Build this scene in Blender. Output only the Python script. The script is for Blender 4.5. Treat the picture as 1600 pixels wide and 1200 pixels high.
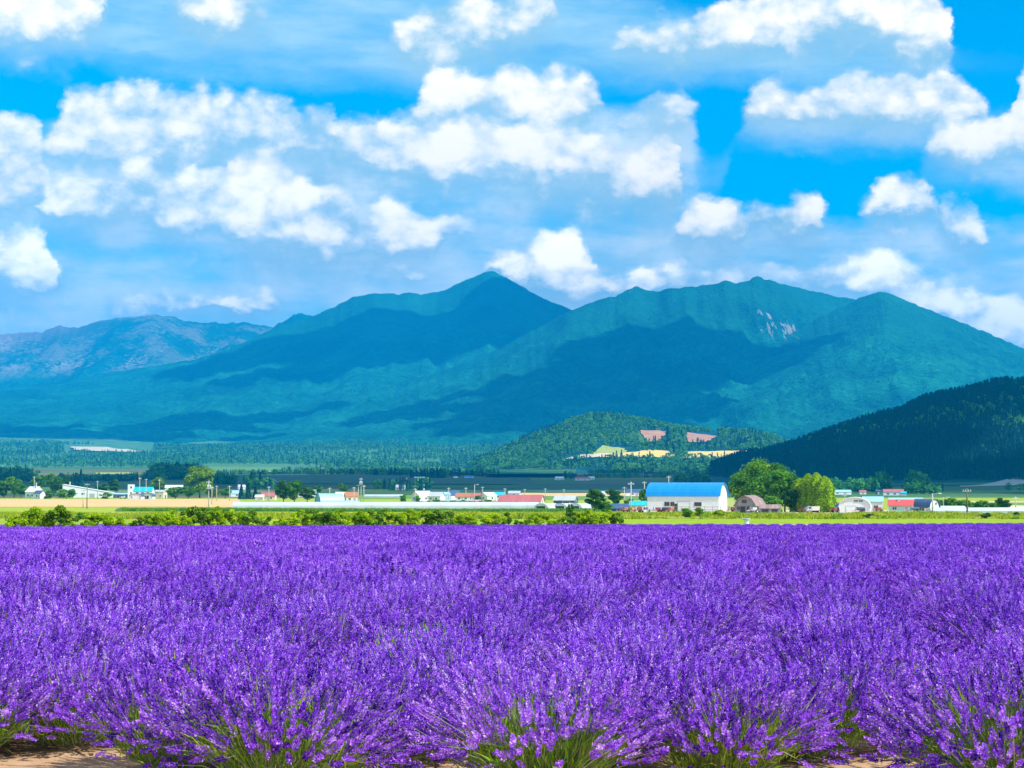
import bpy, bmesh, math, random
import numpy as np
from mathutils import Vector, Matrix, noise as mnoise

for o in list(bpy.data.objects):
    bpy.data.objects.remove(o, do_unlink=True)
scene = bpy.context.scene
COL = scene.collection
R = math.radians
rng = np.random.default_rng(7)
random.seed(7)

# ------------------------------------------------------------------ camera
F = 2800.0                      # focal length in photograph pixels (1600 wide)
ZC = 1.30                       # eye height above the soil at the field's front edge
HOR = 760.0                     # row of eye level
TH = math.atan((HOR - 600.0) / F)
cam_d = bpy.data.cameras.new("camera")
cam_d.sensor_width = 36.0
cam_d.lens = F / 1600.0 * 36.0
cam_d.clip_start = 0.1
cam_d.clip_end = 90000.0
cam = bpy.data.objects.new("camera", cam_d)
COL.objects.link(cam)
cam.location = (0.0, 0.0, ZC)
cam.rotation_euler = (R(90.0) + TH, 0.0, 0.0)
scene.camera = cam

# ------------------------------------------------------------------ sun and sky
SUN_EL = R(50.0)
SUN_AZ = R(122.0)               # clockwise from +Y (the view axis): right and a little behind
S = Vector((math.sin(SUN_AZ) * math.cos(SUN_EL), math.cos(SUN_AZ) * math.cos(SUN_EL), math.sin(SUN_EL)))
sun_d = bpy.data.lights.new("sun", 'SUN')
sun_d.energy = 5.0
sun_d.angle = R(0.53)
sun_d.color = (1.0, 0.965, 0.91)
sun = bpy.data.objects.new("sun", sun_d)
COL.objects.link(sun)
sun.location = S * 200
sun.rotation_euler = S.to_track_quat('Z', 'Y').to_euler()

def px_uv(px, row):
    """photograph pixel -> (azimuth, elevation) * F, the sky's own coordinates"""
    a, b = (px - 800.0) / F, (600.0 - row) / F
    d = Vector((a, math.cos(TH) - b * math.sin(TH), math.sin(TH) + b * math.cos(TH))).normalized()
    return math.atan2(d.x, d.y) * F, math.asin(d.z) * F

world = bpy.data.worlds.new("World")
scene.world = world
world.use_nodes = True
NT = world.node_tree
NT.nodes.clear()

class G:
    """small helper for wiring shader nodes"""
    def __init__(s, nt): s.nt = nt
    def n(s, t, **kw):
        x = s.nt.nodes.new(t)
        for k, v in kw.items(): setattr(x, k, v)
        return x
    def link(s, a, b): s.nt.links.new(a, b)
    def set(s, sock, v):
        if hasattr(v, 'is_output') or isinstance(v, bpy.types.NodeSocket): s.nt.links.new(v, sock)
        else: sock.default_value = v
    def m(s, op, a, b=None, c=None, clamp=False):
        x = s.n('ShaderNodeMath', operation=op, use_clamp=clamp)
        s.set(x.inputs[0], a)
        if b is not None: s.set(x.inputs[1], b)
        if c is not None: s.set(x.inputs[2], c)
        return x.outputs[0]
    def v(s, op, a, b=None, c=None):
        x = s.n('ShaderNodeVectorMath', operation=op)
        s.set(x.inputs[0], a)
        if b is not None:
            if op == 'SCALE': s.set(x.inputs['Scale'], b)
            else: s.set(x.inputs[1], b)
        if c is not None: s.set(x.inputs[2], c)
        return x.outputs['Value'] if op in ('DOT_PRODUCT', 'LENGTH', 'DISTANCE') else x.outputs['Vector']
    def smooth(s, x, lo, hi, a=0.0, b=1.0):
        r = s.n('ShaderNodeMapRange', interpolation_type='SMOOTHSTEP')
        s.set(r.inputs[0], x)
        for i, q in zip((1, 2, 3, 4), (lo, hi, a, b)): s.set(r.inputs[i], q)
        return r.outputs[0]
    def lin(s, x, lo, hi, a=0.0, b=1.0):
        r = s.n('ShaderNodeMapRange')
        s.set(r.inputs[0], x)
        for i, q in zip((1, 2, 3, 4), (lo, hi, a, b)): s.set(r.inputs[i], q)
        return r.outputs[0]
    def noise(s, vec, scale, detail=4.0, rough=0.5, dist=0.0, col=False):
        x = s.n('ShaderNodeTexNoise')
        if vec is not None: s.set(x.inputs['Vector'], vec)
        x.inputs['Scale'].default_value = scale
        x.inputs['Detail'].default_value = detail
        x.inputs['Roughness'].default_value = rough
        x.inputs['Distortion'].default_value = dist
        return x.outputs['Color'] if col else x.outputs[0]
    def mix(s, f, a, b, mode='MIX'):
        x = s.n('ShaderNodeMix', data_type='RGBA', blend_type=mode)
        s.set(x.inputs[0], f)
        for i, q in ((6, a), (7, b)):
            if isinstance(q, (tuple, list)): q = tuple(q)[:3] + (1.0,)
            s.set(x.inputs[i], q)
        return x.outputs[2]
    def xyz(s, x, y, z):
        c = s.n('ShaderNodeCombineXYZ')
        for i, q in enumerate((x, y, z)): s.set(c.inputs[i], q)
        return c.outputs[0]
    def sep(s, v):
        c = s.n('ShaderNodeSeparateXYZ')
        s.set(c.inputs[0], v)
        return c.outputs[0], c.outputs[1], c.outputs[2]

# cloud banks of the photographed sky, bank by bank: (bearing px, top row, base row, brightness); a pair of equal rows is a gap
BANKS = [
 [(-100,-30,60,1),(0,-30,72,1),(60,-30,76,1),(95,-20,72,1),(122,-12,58,1),(150,-10,46,1),(168,0,14,.9),(185,40,40,.5),(240,30,30,.4),(270,-6,22,.6),(310,-14,48,.75),(345,-12,56,.8),(380,-4,66,.7),(415,16,46,.55),(445,30,30,.4),
  (585,75,75,.4),(625,52,96,.75),(665,32,106,.9),(705,16,102,.95),(745,4,92,.95),(785,10,86,.9),(835,0,72,.85),(870,16,40,.6),(900,50,50,.3),(945,76,76,.4),(1000,50,102,.7),(1050,46,106,.75),(1100,40,96,.8),(1130,26,90,.9),(1165,10,80,1),(1210,4,70,1),
  (1260,-2,66,1),(1310,-12,66,1),(1360,-24,70,1),(1395,-30,92,1),(1430,-20,104,1),(1462,10,106,.95),(1482,46,96,.85),(1496,80,80,.7),(1560,100,100,.3),(1700,100,100,.3)],
 [(-100,240,240,.4),(40,250,250,.4),(66,232,258,.7),(84,192,262,.9),(112,166,264,1),(150,160,266,1),(205,162,268,1),(250,158,268,1),(308,160,272,.95),(335,172,272,.75),(370,172,272,.7),(420,180,275,.7),(470,184,290,.7),(515,188,298,.75),(532,205,285,.7),(548,245,245,.4),
  (630,190,190,.4),(650,170,196,.9),(668,142,200,1),(702,130,200,1),(745,134,198,1),(800,134,194,1),(850,136,196,1),(895,140,214,1),(925,136,200,1),(946,148,168,.9),(962,180,180,.5),(985,190,226,.5),(1020,170,232,.6),(1055,162,224,.65),(1082,185,205,.5),(1100,196,196,.4),
  (1140,180,180,.4),(1158,166,186,.7),(1180,142,192,.9),(1206,132,196,.95),(1232,144,190,.8),(1262,146,194,.8),(1305,142,200,.85),(1355,134,204,.9),(1405,136,206,.95),(1452,134,206,.95),(1492,138,204,.9),(1522,152,202,.8),(1550,182,192,.5),(1575,188,188,.4),(1700,188,188,.4)],
 [(-100,190,330,1),(0,210,336,1),(30,214,336,1),(56,222,328,.95),(70,262,300,.7),(82,280,280,.5),(345,285,285,.5),(368,262,300,1),(395,256,312,1.05),(430,262,312,1),(452,282,306,.8),(470,294,294,.5),
  (508,245,245,.5),(524,224,262,.8),(545,212,272,.85),(582,216,276,.8),(622,208,280,.9),(655,212,286,1),(705,200,296,1.05),(750,196,300,1.05),(800,208,308,1.05),(850,200,314,1.05),(900,216,320,1.05),(950,240,324,1),(1000,254,330,1),(1036,242,336,1),(1058,262,326,.9),(1074,300,300,.6),
  (1420,246,246,.4),(1446,234,250,.8),(1472,214,258,.95),(1505,210,260,.95),(1545,206,262,.95),(1572,192,262,1),(1588,150,262,1.05),(1620,130,262,1.05),(1700,130,262,1)],
 [(-100,340,340,.4),(45,330,330,.4),(66,308,346,.7),(102,292,364,.75),(152,288,370,.75),(202,282,370,.75),(235,280,366,.75),(262,296,372,.9),(300,290,378,1.05),(345,300,382,.9),(382,296,390,.95),(424,288,402,1.05),(455,296,416,1.05),(502,316,420,1.05),(545,322,412,1),(562,346,410,.95),(598,330,416,1.05),(640,340,412,1.05),
  (668,356,402,.9),(700,348,372,.6),(765,350,362,.5),(800,356,356,.4),(1040,360,360,.4),(1066,342,374,.8),(1082,324,386,.95),(1112,332,392,1),(1142,340,396,.95),(1160,352,386,.8),(1168,348,364,.7),(1192,334,364,.85),(1216,340,376,.9),(1246,322,394,1),(1268,326,386,.9),(1288,352,368,.6),(1305,360,360,.4),
  (1330,330,330,.4),(1346,324,334,.8),(1372,306,336,1),(1402,298,338,1.05),(1432,295,338,1.05),(1458,308,344,.9),(1468,340,372,.6),(1482,330,390,.9),(1520,338,394,.9),(1546,368,388,.7),(1565,380,380,.4),(1700,380,380,.4)],
 [(-100,380,470,1),(0,370,466,1.05),(30,372,466,1.05),(62,382,466,1.05),(86,408,456,.9),(100,440,440,.5),(150,480,480,.5),(175,486,506,.6),(260,474,500,.7),(340,468,490,.7),(420,474,494,.6),(480,480,480,.5),(560,452,452,.4),(620,430,446,.6),(690,428,442,.6),(740,436,436,.5),
  (768,406,428,.8),(800,398,442,.9),(830,386,456,1),(852,372,466,1.1),(884,374,470,1.1),(912,392,466,1),(934,424,462,.8),(950,440,470,.7),(1000,436,470,.75),(1060,430,468,.6),(1120,430,470,.55),(1200,430,470,.5),(1262,428,470,.65),(1302,414,470,.8),(1352,416,480,.85),(1402,422,490,.95),(1432,436,500,1),(1472,450,520,1.05),(1522,466,540,1.1),(1572,480,560,1.1),(1612,490,560,1.1),(1700,490,560,1)],
]
# thin grey-blue sheets between the banks
SHEETS = [
 [(-100,-40,40,.8),(120,-40,80,.85),(200,-40,104,.9),(330,-40,122,.95),(520,-40,128,.9),(700,-40,136,.9),(900,-40,134,.9),(1020,0,120,.9),(1120,20,118,.9),(1300,0,128,.9),(1440,20,126,.8),(1500,90,100,.4),(1600,100,100,.2),(1700,100,100,.2)],
 [(-100,205,352,.95),(60,200,366,.95),(110,165,385,1),(250,160,395,1),(400,175,415,1),(520,190,425,1),(545,210,425,1),(600,205,420,1),(645,170,412,1),(680,145,385,.95),(760,138,350,.95),(900,140,345,.95),(990,175,345,.95),(1050,160,345,.9),(1085,185,330,.6),(1120,260,320,.2),(1165,175,205,.5),(1200,145,212,.75),(1330,150,216,.8),(1480,140,218,.8),(1560,185,290,.8),(1700,160,300,.8)],
 [(-100,350,560,.9),(100,385,560,.9),(300,400,560,.9),(560,400,560,.9),(800,345,560,.9),(1000,345,560,.9),(1150,350,560,.95),(1300,350,560,.95),(1420,340,560,.95),(1600,350,560,.95),(1700,350,560,.95)],
]

def build_world():
    g = G(NT)
    tc = g.n('ShaderNodeTexCoord').outputs['Generated']
    d = g.v('NORMALIZE', tc)
    dx, dy, dz = g.sep(d)
    u = g.m('MULTIPLY', g.m('ARCTAN2', dx, dy), F)
    w = g.m('MULTIPLY', g.m('ARCSINE', dz), F)
    U0, U1, V0, V1 = -900., 900., 150., 850.
    sq = g.v('MULTIPLY', d, (1.0, 1.0, 1.45))
    # billowing outline: warp the sky coordinates with noise
    n1 = g.v('SUBTRACT', g.noise(sq, 26.0, 9.0, .60, col=True), (.5, .5, .5))
    n1x, n1y, n1z = g.sep(n1)
    def lobes(cell, off):                    # rounded cauliflower heads, cell in photograph pixels
        vo = g.n('ShaderNodeTexVoronoi', feature='SMOOTH_F1', voronoi_dimensions='2D')
        vo.inputs['Scale'].default_value = 1.0
        vo.inputs['Smoothness'].default_value = .5
        q = g.v('MULTIPLY', g.v('MULTIPLY_ADD', n1, (110., 90., 0.), g.v('ADD', g.xyz(u, w, 0.0), off)), (1. / (cell * 1.25), 1. / cell, 0.))
        g.link(q, vo.inputs['Vector'])
        return g.m('SUBTRACT', .46, vo.outputs['Distance'])
    lo1, lo2 = lobes(64., (0., 0., 0.)), lobes(27., (310., 140., 0.))
    lob = g.m('ADD', g.m('MULTIPLY', lo1, 34.), g.m('MULTIPLY', lo2, 15.))
    n2x, n2y, n2z = g.sep(g.v('SUBTRACT', g.noise(sq, 105.0, 5.0, .62, col=True), (.5, .5, .5)))
    uw = g.m('MULTIPLY_ADD', n2x, 20., g.m('MULTIPLY_ADD', n1x, 60., u))
    vw = g.m('MULTIPLY_ADD', n2y, 22., g.m('MULTIPLY_ADD', n1y, 46., w))
    un = g.lin(uw, U0, U1)
    inx = g.smooth(g.m('ABSOLUTE', u), 840., 1200., 1.0, 0.0)
    iny = g.smooth(w, 770., 1000., 1.0, 0.0)
    inside = g.m('MULTIPLY', inx, iny)

    def curve(bank):
        c = g.n('ShaderNodeRGBCurve')
        mp = c.mapping
        mp.use_clip = False
        rows = []
        for (px, top, base, br) in bank:
            uu, vt = px_uv(px, top); _, vb = px_uv(px, base)
            rows.append(((uu - U0) / (U1 - U0), (vt - V0) / (V1 - V0), (vb - V0) / (V1 - V0), br))
        for k in range(3):
            pts = mp.curves[k].points
            pts[0].location = (rows[0][0], rows[0][1 + k]); pts[1].location = (rows[-1][0], rows[-1][1 + k])
            for r_ in rows[1:-1]:
                pts.new(r_[0], r_[1 + k])
            for p_ in pts: p_.handle_type = 'AUTO_CLAMPED'
        mp.update()
        g.link(g.xyz(un, un, un), c.inputs['Color'])
        t, b, k = g.sep(c.outputs[0])
        return (g.m('MULTIPLY_ADD', t, V1 - V0, V0), g.m('MULTIPLY_ADD', b, V1 - V0, V0), k)
    # the same kind of clouds go on outside the view
    gen = g.m('MULTIPLY_ADD', g.noise(g.v('MULTIPLY', d, (1., 1., 2.2)), 5.2, 5.0, .55), 7.0, -3.6)
    alpha = g.smooth(gen, -.05, .5)
    alpha = g.m('MULTIPLY', alpha, g.m('SUBTRACT', 1.0, inside))
    sal = g.m('MULTIPLY', g.smooth(gen, -1.0, .8, 0., .8), g.m('SUBTRACT', 1.0, inside))
    streak = g.m('SUBTRACT', g.noise(g.v('MULTIPLY', d, (1., 1., 4.0)), 15.0, 6.0, .58), .5)
    for si, bank in enumerate(SHEETS):
        t, b, k = curve(bank)
        e = g.m('MULTIPLY', g.smooth(g.m('SUBTRACT', t, vw), -20., 24.), g.smooth(g.m('SUBTRACT', vw, b), -26., 30.))
        e = g.m('MULTIPLY', g.m('MULTIPLY', e, k), g.smooth(streak, -.30, .16, .55, 1.0))
        e = g.m('MULTIPLY', e, inside)
        if si == 1: sal2 = e
        elif si == 2: sal3 = e
        else: sal = g.m('MAXIMUM', sal, e)

    sky = g.n('ShaderNodeTexSky', sky_type='NISHITA')
    sky.sun_disc = False
    sky.sun_elevation = SUN_EL
    sky.sun_rotation = SUN_AZ
    sky.altitude = 300.0
    sky.air_density = 1.0
    sky.dust_density = 0.4
    sky.ozone_density = 2.5
    hs = g.n('ShaderNodeHueSaturation')
    hs.inputs['Hue'].default_value = 0.49
    hs.inputs['Saturation'].default_value = SKY_SAT
    hs.inputs['Value'].default_value = SKY_VAL
    g.link(sky.outputs[0], hs.inputs['Color'])
    sheet_col = g.mix(g.smooth(streak, -.25, .3), SHEET_A, SHEET_B)
    c = g.mix(sal, hs.outputs[0], sheet_col)
    c = g.mix(g.m('MULTIPLY', sal3, .92), c, g.mix(g.smooth(g.m('MULTIPLY_ADD', n1z, 1.2, streak), -.32, .28), SHEET_D, SHEET_C))
    c = g.mix(sal2, c, g.mix(g.smooth(g.m('MULTIPLY_ADD', n1z, 1.6, streak), -.30, .30), SHEET_A, SHEET_C))
    c = g.mix(alpha, c, g.mix(g.smooth(g.m('ADD', gen, n1z), .1, 1.4), PUFF_LIT, PUFF_SHADE))
    puffy = g.m('ADD', g.m('MULTIPLY', lo1, -.8), g.m('MULTIPLY', lo2, -.5))     # shade between the lobes
    for bi, bank in enumerate(BANKS):                       # upper banks first, the lower ones drift in front
        t, b, k = curve(bank)
        hgt = g.m('MAXIMUM', g.m('SUBTRACT', t, b), 1.0)
        body = g.m('MINIMUM', g.m('MULTIPLY_ADD', hgt, .10, g.m('SUBTRACT', t, vw)), g.m('SUBTRACT', hgt, 4.))
        al = g.m('MULTIPLY', g.smooth(g.m('ADD', body, lob), -20., 7.), g.smooth(g.m('ADD', g.m('SUBTRACT', vw, b), g.m('MULTIPLY', lob, .6)), -52., 14.))
        al = g.m('MULTIPLY', g.m('MULTIPLY', al, g.smooth(hgt, 2., 24.)), inside)
        al = g.m('MULTIPLY', al, g.smooth(k, .25, .72))
        rel = g.m('DIVIDE', g.m('SUBTRACT', vw, b), hgt)          # 0 at the base, 1 at the top
        shd = g.m('ADD', g.m('MULTIPLY_ADD', n2z, .75, g.m('MULTIPLY_ADD', n1z, 2.4, puffy)), g.smooth(rel, -.15, .70, 1.0, 0.0))
        shd = g.m('ADD', shd, g.m('MULTIPLY', g.m('SUBTRACT', 1.0, k), 1.1))
        al = g.m('MULTIPLY', al, g.smooth(shd, .35, 1.4, 1.0, .55))
        lift = (1., 1., 1., 1.12, 1.35)[bi]           # lowest banks painted brighter, to make up for the haze dimming them
        pc = g.mix(g.smooth(shd, -.42, .80), tuple(q * lift for q in PUFF_LIT), PUFF_SHADE)
        c = g.mix(al, c, pc)
    bg = g.n('ShaderNodeBackground')
    bg.inputs['Strength'].default_value = 0.1
    g.link(c, bg.inputs['Color'])
    out = g.n('ShaderNodeOutputWorld')
    g.link(bg.outputs[0], out.inputs['Surface'])

SKY_SAT, SKY_VAL = 2.45, 1.5
SHEET_A, SHEET_B, SHEET_C, SHEET_D = (2.2, 5.2, 7.0), (4.8, 7.0, 7.6), (8.6, 9.0, 8.2), (3.9, 6.2, 7.0)
PUFF_LIT, PUFF_SHADE = (12.2, 10.9, 8.8), (3.3, 5.5, 6.3)
build_world()
world.cycles.sampling_method = 'NONE'

scene.view_settings.view_transform = 'Standard'
scene.view_settings.look = 'None'
scene.view_settings.exposure = 0.45
scene.view_settings.gamma = 1.0
scene.view_settings.use_curve_mapping = False
cy = scene.cycles
cy.max_bounces = 6
cy.diffuse_bounces = 2
cy.glossy_bounces = 2
cy.transmission_bounces = 4
cy.transparent_max_bounces = 6
cy.volume_bounces = 1
cy.use_denoising = True
cy.use_adaptive_sampling = True
cy.adaptive_threshold = 0.02
cy.sample_clamp_indirect = 6.0
# ------------------------------------------------------------------ helpers
def tag(o, label=None, cat=None, group=None, kind=None):
    if label: o["label"] = label
    if cat: o["category"] = cat
    if group: o["group"] = group
    if kind: o["kind"] = kind
    return o

def new_mesh(name, verts, faces, mats=(), smooth=False, mat_idx=None):
    me = bpy.data.meshes.new(name)
    me.from_pydata([tuple(v) for v in verts], [], [tuple(f) for f in faces])
    for m in mats: me.materials.append(m)
    if mat_idx is not None: me.polygons.foreach_set('material_index', np.asarray(mat_idx, dtype=np.int32))
    if smooth: me.polygons.foreach_set('use_smooth', np.ones(len(me.polygons), dtype=bool))
    me.update()
    return me

def np_mesh(name, V, Fq, mats=(), smooth=False, mat_idx=None):
    """fast mesh from numpy: V (n,3), Fq (m,3|4)"""
    me = bpy.data.meshes.new(name)
    V = np.asarray(V, dtype=np.float32); Fq = np.asarray(Fq, dtype=np.int32)
    k = Fq.shape[1]
    me.vertices.add(len(V)); me.vertices.foreach_set('co', V.ravel())
    me.loops.add(Fq.size); me.loops.foreach_set('vertex_index', Fq.ravel())
    me.polygons.add(len(Fq))
    me.polygons.foreach_set('loop_start', np.arange(0, Fq.size, k, dtype=np.int32))
    me.polygons.foreach_set('loop_total', np.full(len(Fq), k, dtype=np.int32))
    for m in mats: me.materials.append(m)
    if mat_idx is not None: me.polygons.foreach_set('material_index', np.asarray(mat_idx, dtype=np.int32))
    me.polygons.foreach_set('use_smooth', np.full(len(Fq), bool(smooth)))
    me.update(calc_edges=True)
    me.validate()
    return me

def link(name, me, parent=None, loc=None, rot=None, scl=None):
    o = bpy.data.objects.new(name, me)
    COL.objects.link(o)
    if parent is not None: o.parent = parent
    if loc is not None: o.location = loc
    if rot is not None: o.rotation_euler = rot
    if scl is not None: o.scale = scl
    return o

def P(px, row, Y):
    """the place at depth Y that is seen at a photograph pixel (for measuring the place, not for laying it out flat)"""
    a, b = (px - 800.0) / F, (600.0 - row) / F
    dy = math.cos(TH) - b * math.sin(TH)
    s = Y / dy
    return Vector((a * s, Y, ZC + (math.sin(TH) + b * math.cos(TH)) * s))

def XP(px, Y): return P(px, 780, Y).x

# smooth value noise on numpy arrays
def _hash(ix, iy, seed):
    h = (ix.astype(np.int64) * 374761393 + iy.astype(np.int64) * 668265263 + seed * 1442695041) & 0x7fffffff
    h = ((h ^ (h >> 13)) * 1274126177) & 0x7fffffff
    h = (h ^ (h >> 16)) & 0xffff
    return h / 65535.0
def vnoise(x, y, seed=0):
    x = np.asarray(x, float); y = np.asarray(y, float)
    ix, iy = np.floor(x), np.floor(y)
    fx, fy = x - ix, y - iy
    fx = fx * fx * fx * (fx * (fx * 6 - 15) + 10); fy = fy * fy * fy * (fy * (fy * 6 - 15) + 10)
    a = _hash(ix, iy, seed); b = _hash(ix + 1, iy, seed); c = _hash(ix, iy + 1, seed); d = _hash(ix + 1, iy + 1, seed)
    return (a * (1 - fx) + b * fx) * (1 - fy) + (c * (1 - fx) + d * fx) * fy
def fbm(x, y, oct=5, seed=0, gain=.5):
    s = 0; amp = 1; tot = 0
    for i in range(oct):
        s = s + amp * vnoise(x * 2 ** i + 17.3 * i, y * 2 ** i - 9.1 * i, seed + i); tot += amp; amp *= gain
    return s / tot
def ridged(x, y, oct=5, seed=0, gain=.5):
    s = 0; amp = 1; tot = 0
    for i in range(oct):
        n = 1 - np.abs(2 * vnoise(x * 2 ** i + 31.7 * i, y * 2 ** i + 5.9 * i, seed + i) - 1)
        s = s + amp * n * n; tot += amp; amp *= gain
    return s / tot

# ------------------------------------------------------------------ materials
def mat(name, rough=.85, spec=.2):
    m = bpy.data.materials.new(name)
    m.use_nodes = True
    nt = m.node_tree
    b = nt.nodes['Principled BSDF']
    b.inputs['Roughness'].default_value = rough
    b.inputs['Specular IOR Level'].default_value = spec
    return m, G(nt), b
def plain(name, col, rough=.7, spec=.25, var=.08, scale=1.2, bump=0.0, bscale=30., metal=0.0, streak=False):
    """a base colour with slight wear: low-frequency value variation"""
    m, g, b = mat(name, rough, spec)
    tc = g.n('ShaderNodeTexCoord').outputs['Object']
    n = g.noise(tc if not streak else g.v('MULTIPLY', tc, (1.6, .16, .16)), scale, 5., .6)
    v = g.lin(n, .25, .75, 1 - var, 1 + var)
    c = g.v('SCALE', tuple(col[:3]), v)
    g.link(c, b.inputs['Base Color'])
    b.inputs['Metallic'].default_value = metal
    if bump:
        bp = g.n('ShaderNodeBump'); bp.inputs['Strength'].default_value = bump; bp.inputs['Distance'].default_value = .05
        g.link(g.noise(tc, bscale, 4., .6), bp.inputs['Height']); g.link(bp.outputs[0], b.inputs['Normal'])
    return m

def ramp(g, fac, stops, interp='LINEAR'):
    r = g.n('ShaderNodeValToRGB')
    r.color_ramp.interpolation = interp
    e = r.color_ramp.elements
    while len(e) < len(stops): e.new(0.5)
    for x, (p, c) in zip(e, stops):
        x.position = p; x.color = tuple(c[:3]) + (1.,)
    g.set(r.inputs[0], fac)
    return r.outputs[0]

# ------------------------------------------------------------------ ground heights
_prof = [(-400, 3.0), (-60, .3), (0, 0.05), (8.5, 0.0), (40, -.56), (107, -1.70), (180, -2.98)]
for Yd, row in [(250, 812), (350, 806), (420, 803.4), (500, 801), (600, 797.5), (700, 793.5), (850, 787.5), (1000, 782.5), (1200, 778),
                (1500, 771), (2000, 762), (2700, 750), (3500, 739), (4500, 729), (6000, 713), (8000, 694), (10000, 678), (14000, 655), (40000, 640)]:
    _prof.append((Yd, P(800, row, Yd).z))
_px = np.array([a for a, b in _prof], float); _pz = np.array([b for a, b in _prof], float)
# monotone-ish cubic (Catmull-Rom on non uniform knots)
_m = np.gradient(_pz, _px)
def prof(Y):
    Y = np.clip(np.asarray(Y, float), _px[0], _px[-1])
    i = np.clip(np.searchsorted(_px, Y) - 1, 0, len(_px) - 2)
    h = _px[i + 1] - _px[i]; t = (Y - _px[i]) / h
    t2, t3 = t * t, t * t * t
    return ((2 * t3 - 3 * t2 + 1) * _pz[i] + (t3 - 2 * t2 + t) * h * _m[i] + (-2 * t3 + 3 * t2) * _pz[i + 1] + (t3 - t2) * h * _m[i + 1])
def gz(X, Y):
    X = np.asarray(X, float); Y = np.asarray(Y, float)
    z = prof(Y)
    far = np.clip((Y - 2500) / 3000, 0, 1)
    z = z + far * 26 * (fbm(X / 1400, Y / 1700, 4, 3) - .5) * 2
    near = np.clip((Y - 200) / 400, 0, 1) * np.clip((4000 - Y) / 2000, 0, 1)
    z = z + near * .5 * (fbm(X / 90, Y / 160, 3, 11) - .5)
    return z
def gz1(x, y): return float(gz(np.array([x]), np.array([y]))[0])

def grid_mesh(name, A, Yv, mats, smooth=True, dz=0.0, zf=gz, fan=True):
    """sheet on the ground: columns A (x/Y when fan, else x), rows Yv"""
    A = np.asarray(A, float); Yv = np.asarray(Yv, float)
    AA, YY = np.meshgrid(A, Yv)
    XX = AA * YY if fan else AA
    ZZ = zf(XX, YY) + dz
    nx, ny = len(A), len(Yv)
    V = np.stack([XX, YY, ZZ], -1).reshape(-1, 3)
    i = (np.arange(ny - 1)[:, None] * nx + np.arange(nx - 1)[None, :]).ravel()
    return np_mesh(name, V, np.stack([i, i + 1, i + nx + 1, i + nx], 1), mats, smooth)

# one ground sheet, from behind the camera to the horizon
def ground_mat():
    m, g, b = mat("ground_earth_and_farmland", .95, .1)
    pos = g.n('ShaderNodeNewGeometry').outputs['Position']
    x, y, z = g.sep(pos)
    n1 = g.noise(pos, 4.0, 6., .65); n2 = g.noise(pos, 55., 4., .6)
    soil = g.mix(g.smooth(n1, .3, .7), (.46, .28, .155), (.60, .40, .235))
    soil = g.mix(g.m('MULTIPLY', g.smooth(n2, .45, .75), .55), soil, (.30, .17, .09))
    ng = g.noise(pos, .35, 6., .7)
    grass = g.mix(g.smooth(ng, .3, .7), (.24, .33, .02), (.36, .44, .03))
    ny_ = g.noise(g.v('MULTIPLY', pos, (.4, 1., 1.)), .06, 5., .6)
    grass = g.mix(g.smooth(ny_, .52, .72), grass, (.42, .36, .07))
    c = g.mix(g.smooth(y, 100., 112.), soil, grass)
    # strips of crops on the plain, wide patches farther out
    vs = g.n('ShaderNodeTexVoronoi', feature='F1'); vs.inputs['Scale'].default_value = 1.0
    g.link(g.v('MULTIPLY', pos, (1 / 420., 1 / 190., 0.)), vs.inputs['Vector'])
    cr, cg_, cb = g.sep(vs.outputs['Color'])
    crop = ramp(g, cr, [(0.0, (.05, .12, .03)), (.22, (.10, .20, .04)), (.45, (.14, .12, .075)), (.6, (.07, .16, .05)), (.78, (.17, .24, .05)), (.9, (.20, .16, .10)), (1.0, (.06, .13, .05))], 'CONSTANT')
    nrow = g.noise(g.v('MULTIPLY', pos, (.02, .12, 0.)), 1.0, 4., .6)
    crop = g.mix(g.smooth(nrow, .3, .7), g.v('SCALE', crop, .78), crop)
    c = g.mix(g.smooth(y, 1150., 1260.), c, crop)
    nf = g.noise(g.v('MULTIPLY', pos, (1., .6, 1.)), 1 / 60., 8., .7)
    wood = g.mix(g.smooth(nf, .3, .7), (.035, .14, .05), (.11, .27, .09))
    c = g.mix(g.smooth(y, 4200., 5200.), c, wood)
    g.link(c, b.inputs['Base Color'])
    bp = g.n('ShaderNodeBump'); bp.inputs['Strength'].default_value = .5; bp.inputs['Distance'].default_value = .03
    g.link(g.m('ADD', n1, g.m('MULTIPLY', n2, .4)), bp.inputs['Height']); g.link(bp.outputs[0], b.inputs['Normal'])
    return m
M_GROUND = ground_mat()
Yg = np.concatenate([[-400, -150, -40, -12], np.arange(-4, 12, .5), np.geomspace(12, 14000, 260), [20000, 30000, 40000]])
Ag = np.concatenate([[-1.0], np.linspace(-.6, .6, 90), [1.0]])
def ground_sheet():
    SX = np.linspace(-1, 1, 121)
    V = []
    for Y in Yg:
        half = max(60.0, abs(Y) * .62 + 40)
        X = SX * half
        V.append(np.stack([X, np.full_like(X, Y), gz(X, np.full_like(X, Y))], 1))
    V = np.concatenate(V); nx, ny = len(SX), len(Yg)
    i = (np.arange(ny - 1)[:, None] * nx + np.arange(nx - 1)[None, :]).ravel()
    return np_mesh("ground", V, np.stack([i, i + 1, i + nx + 1, i + nx], 1), [M_GROUND], True)
tag(link("ground", ground_sheet()), kind="structure")

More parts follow.
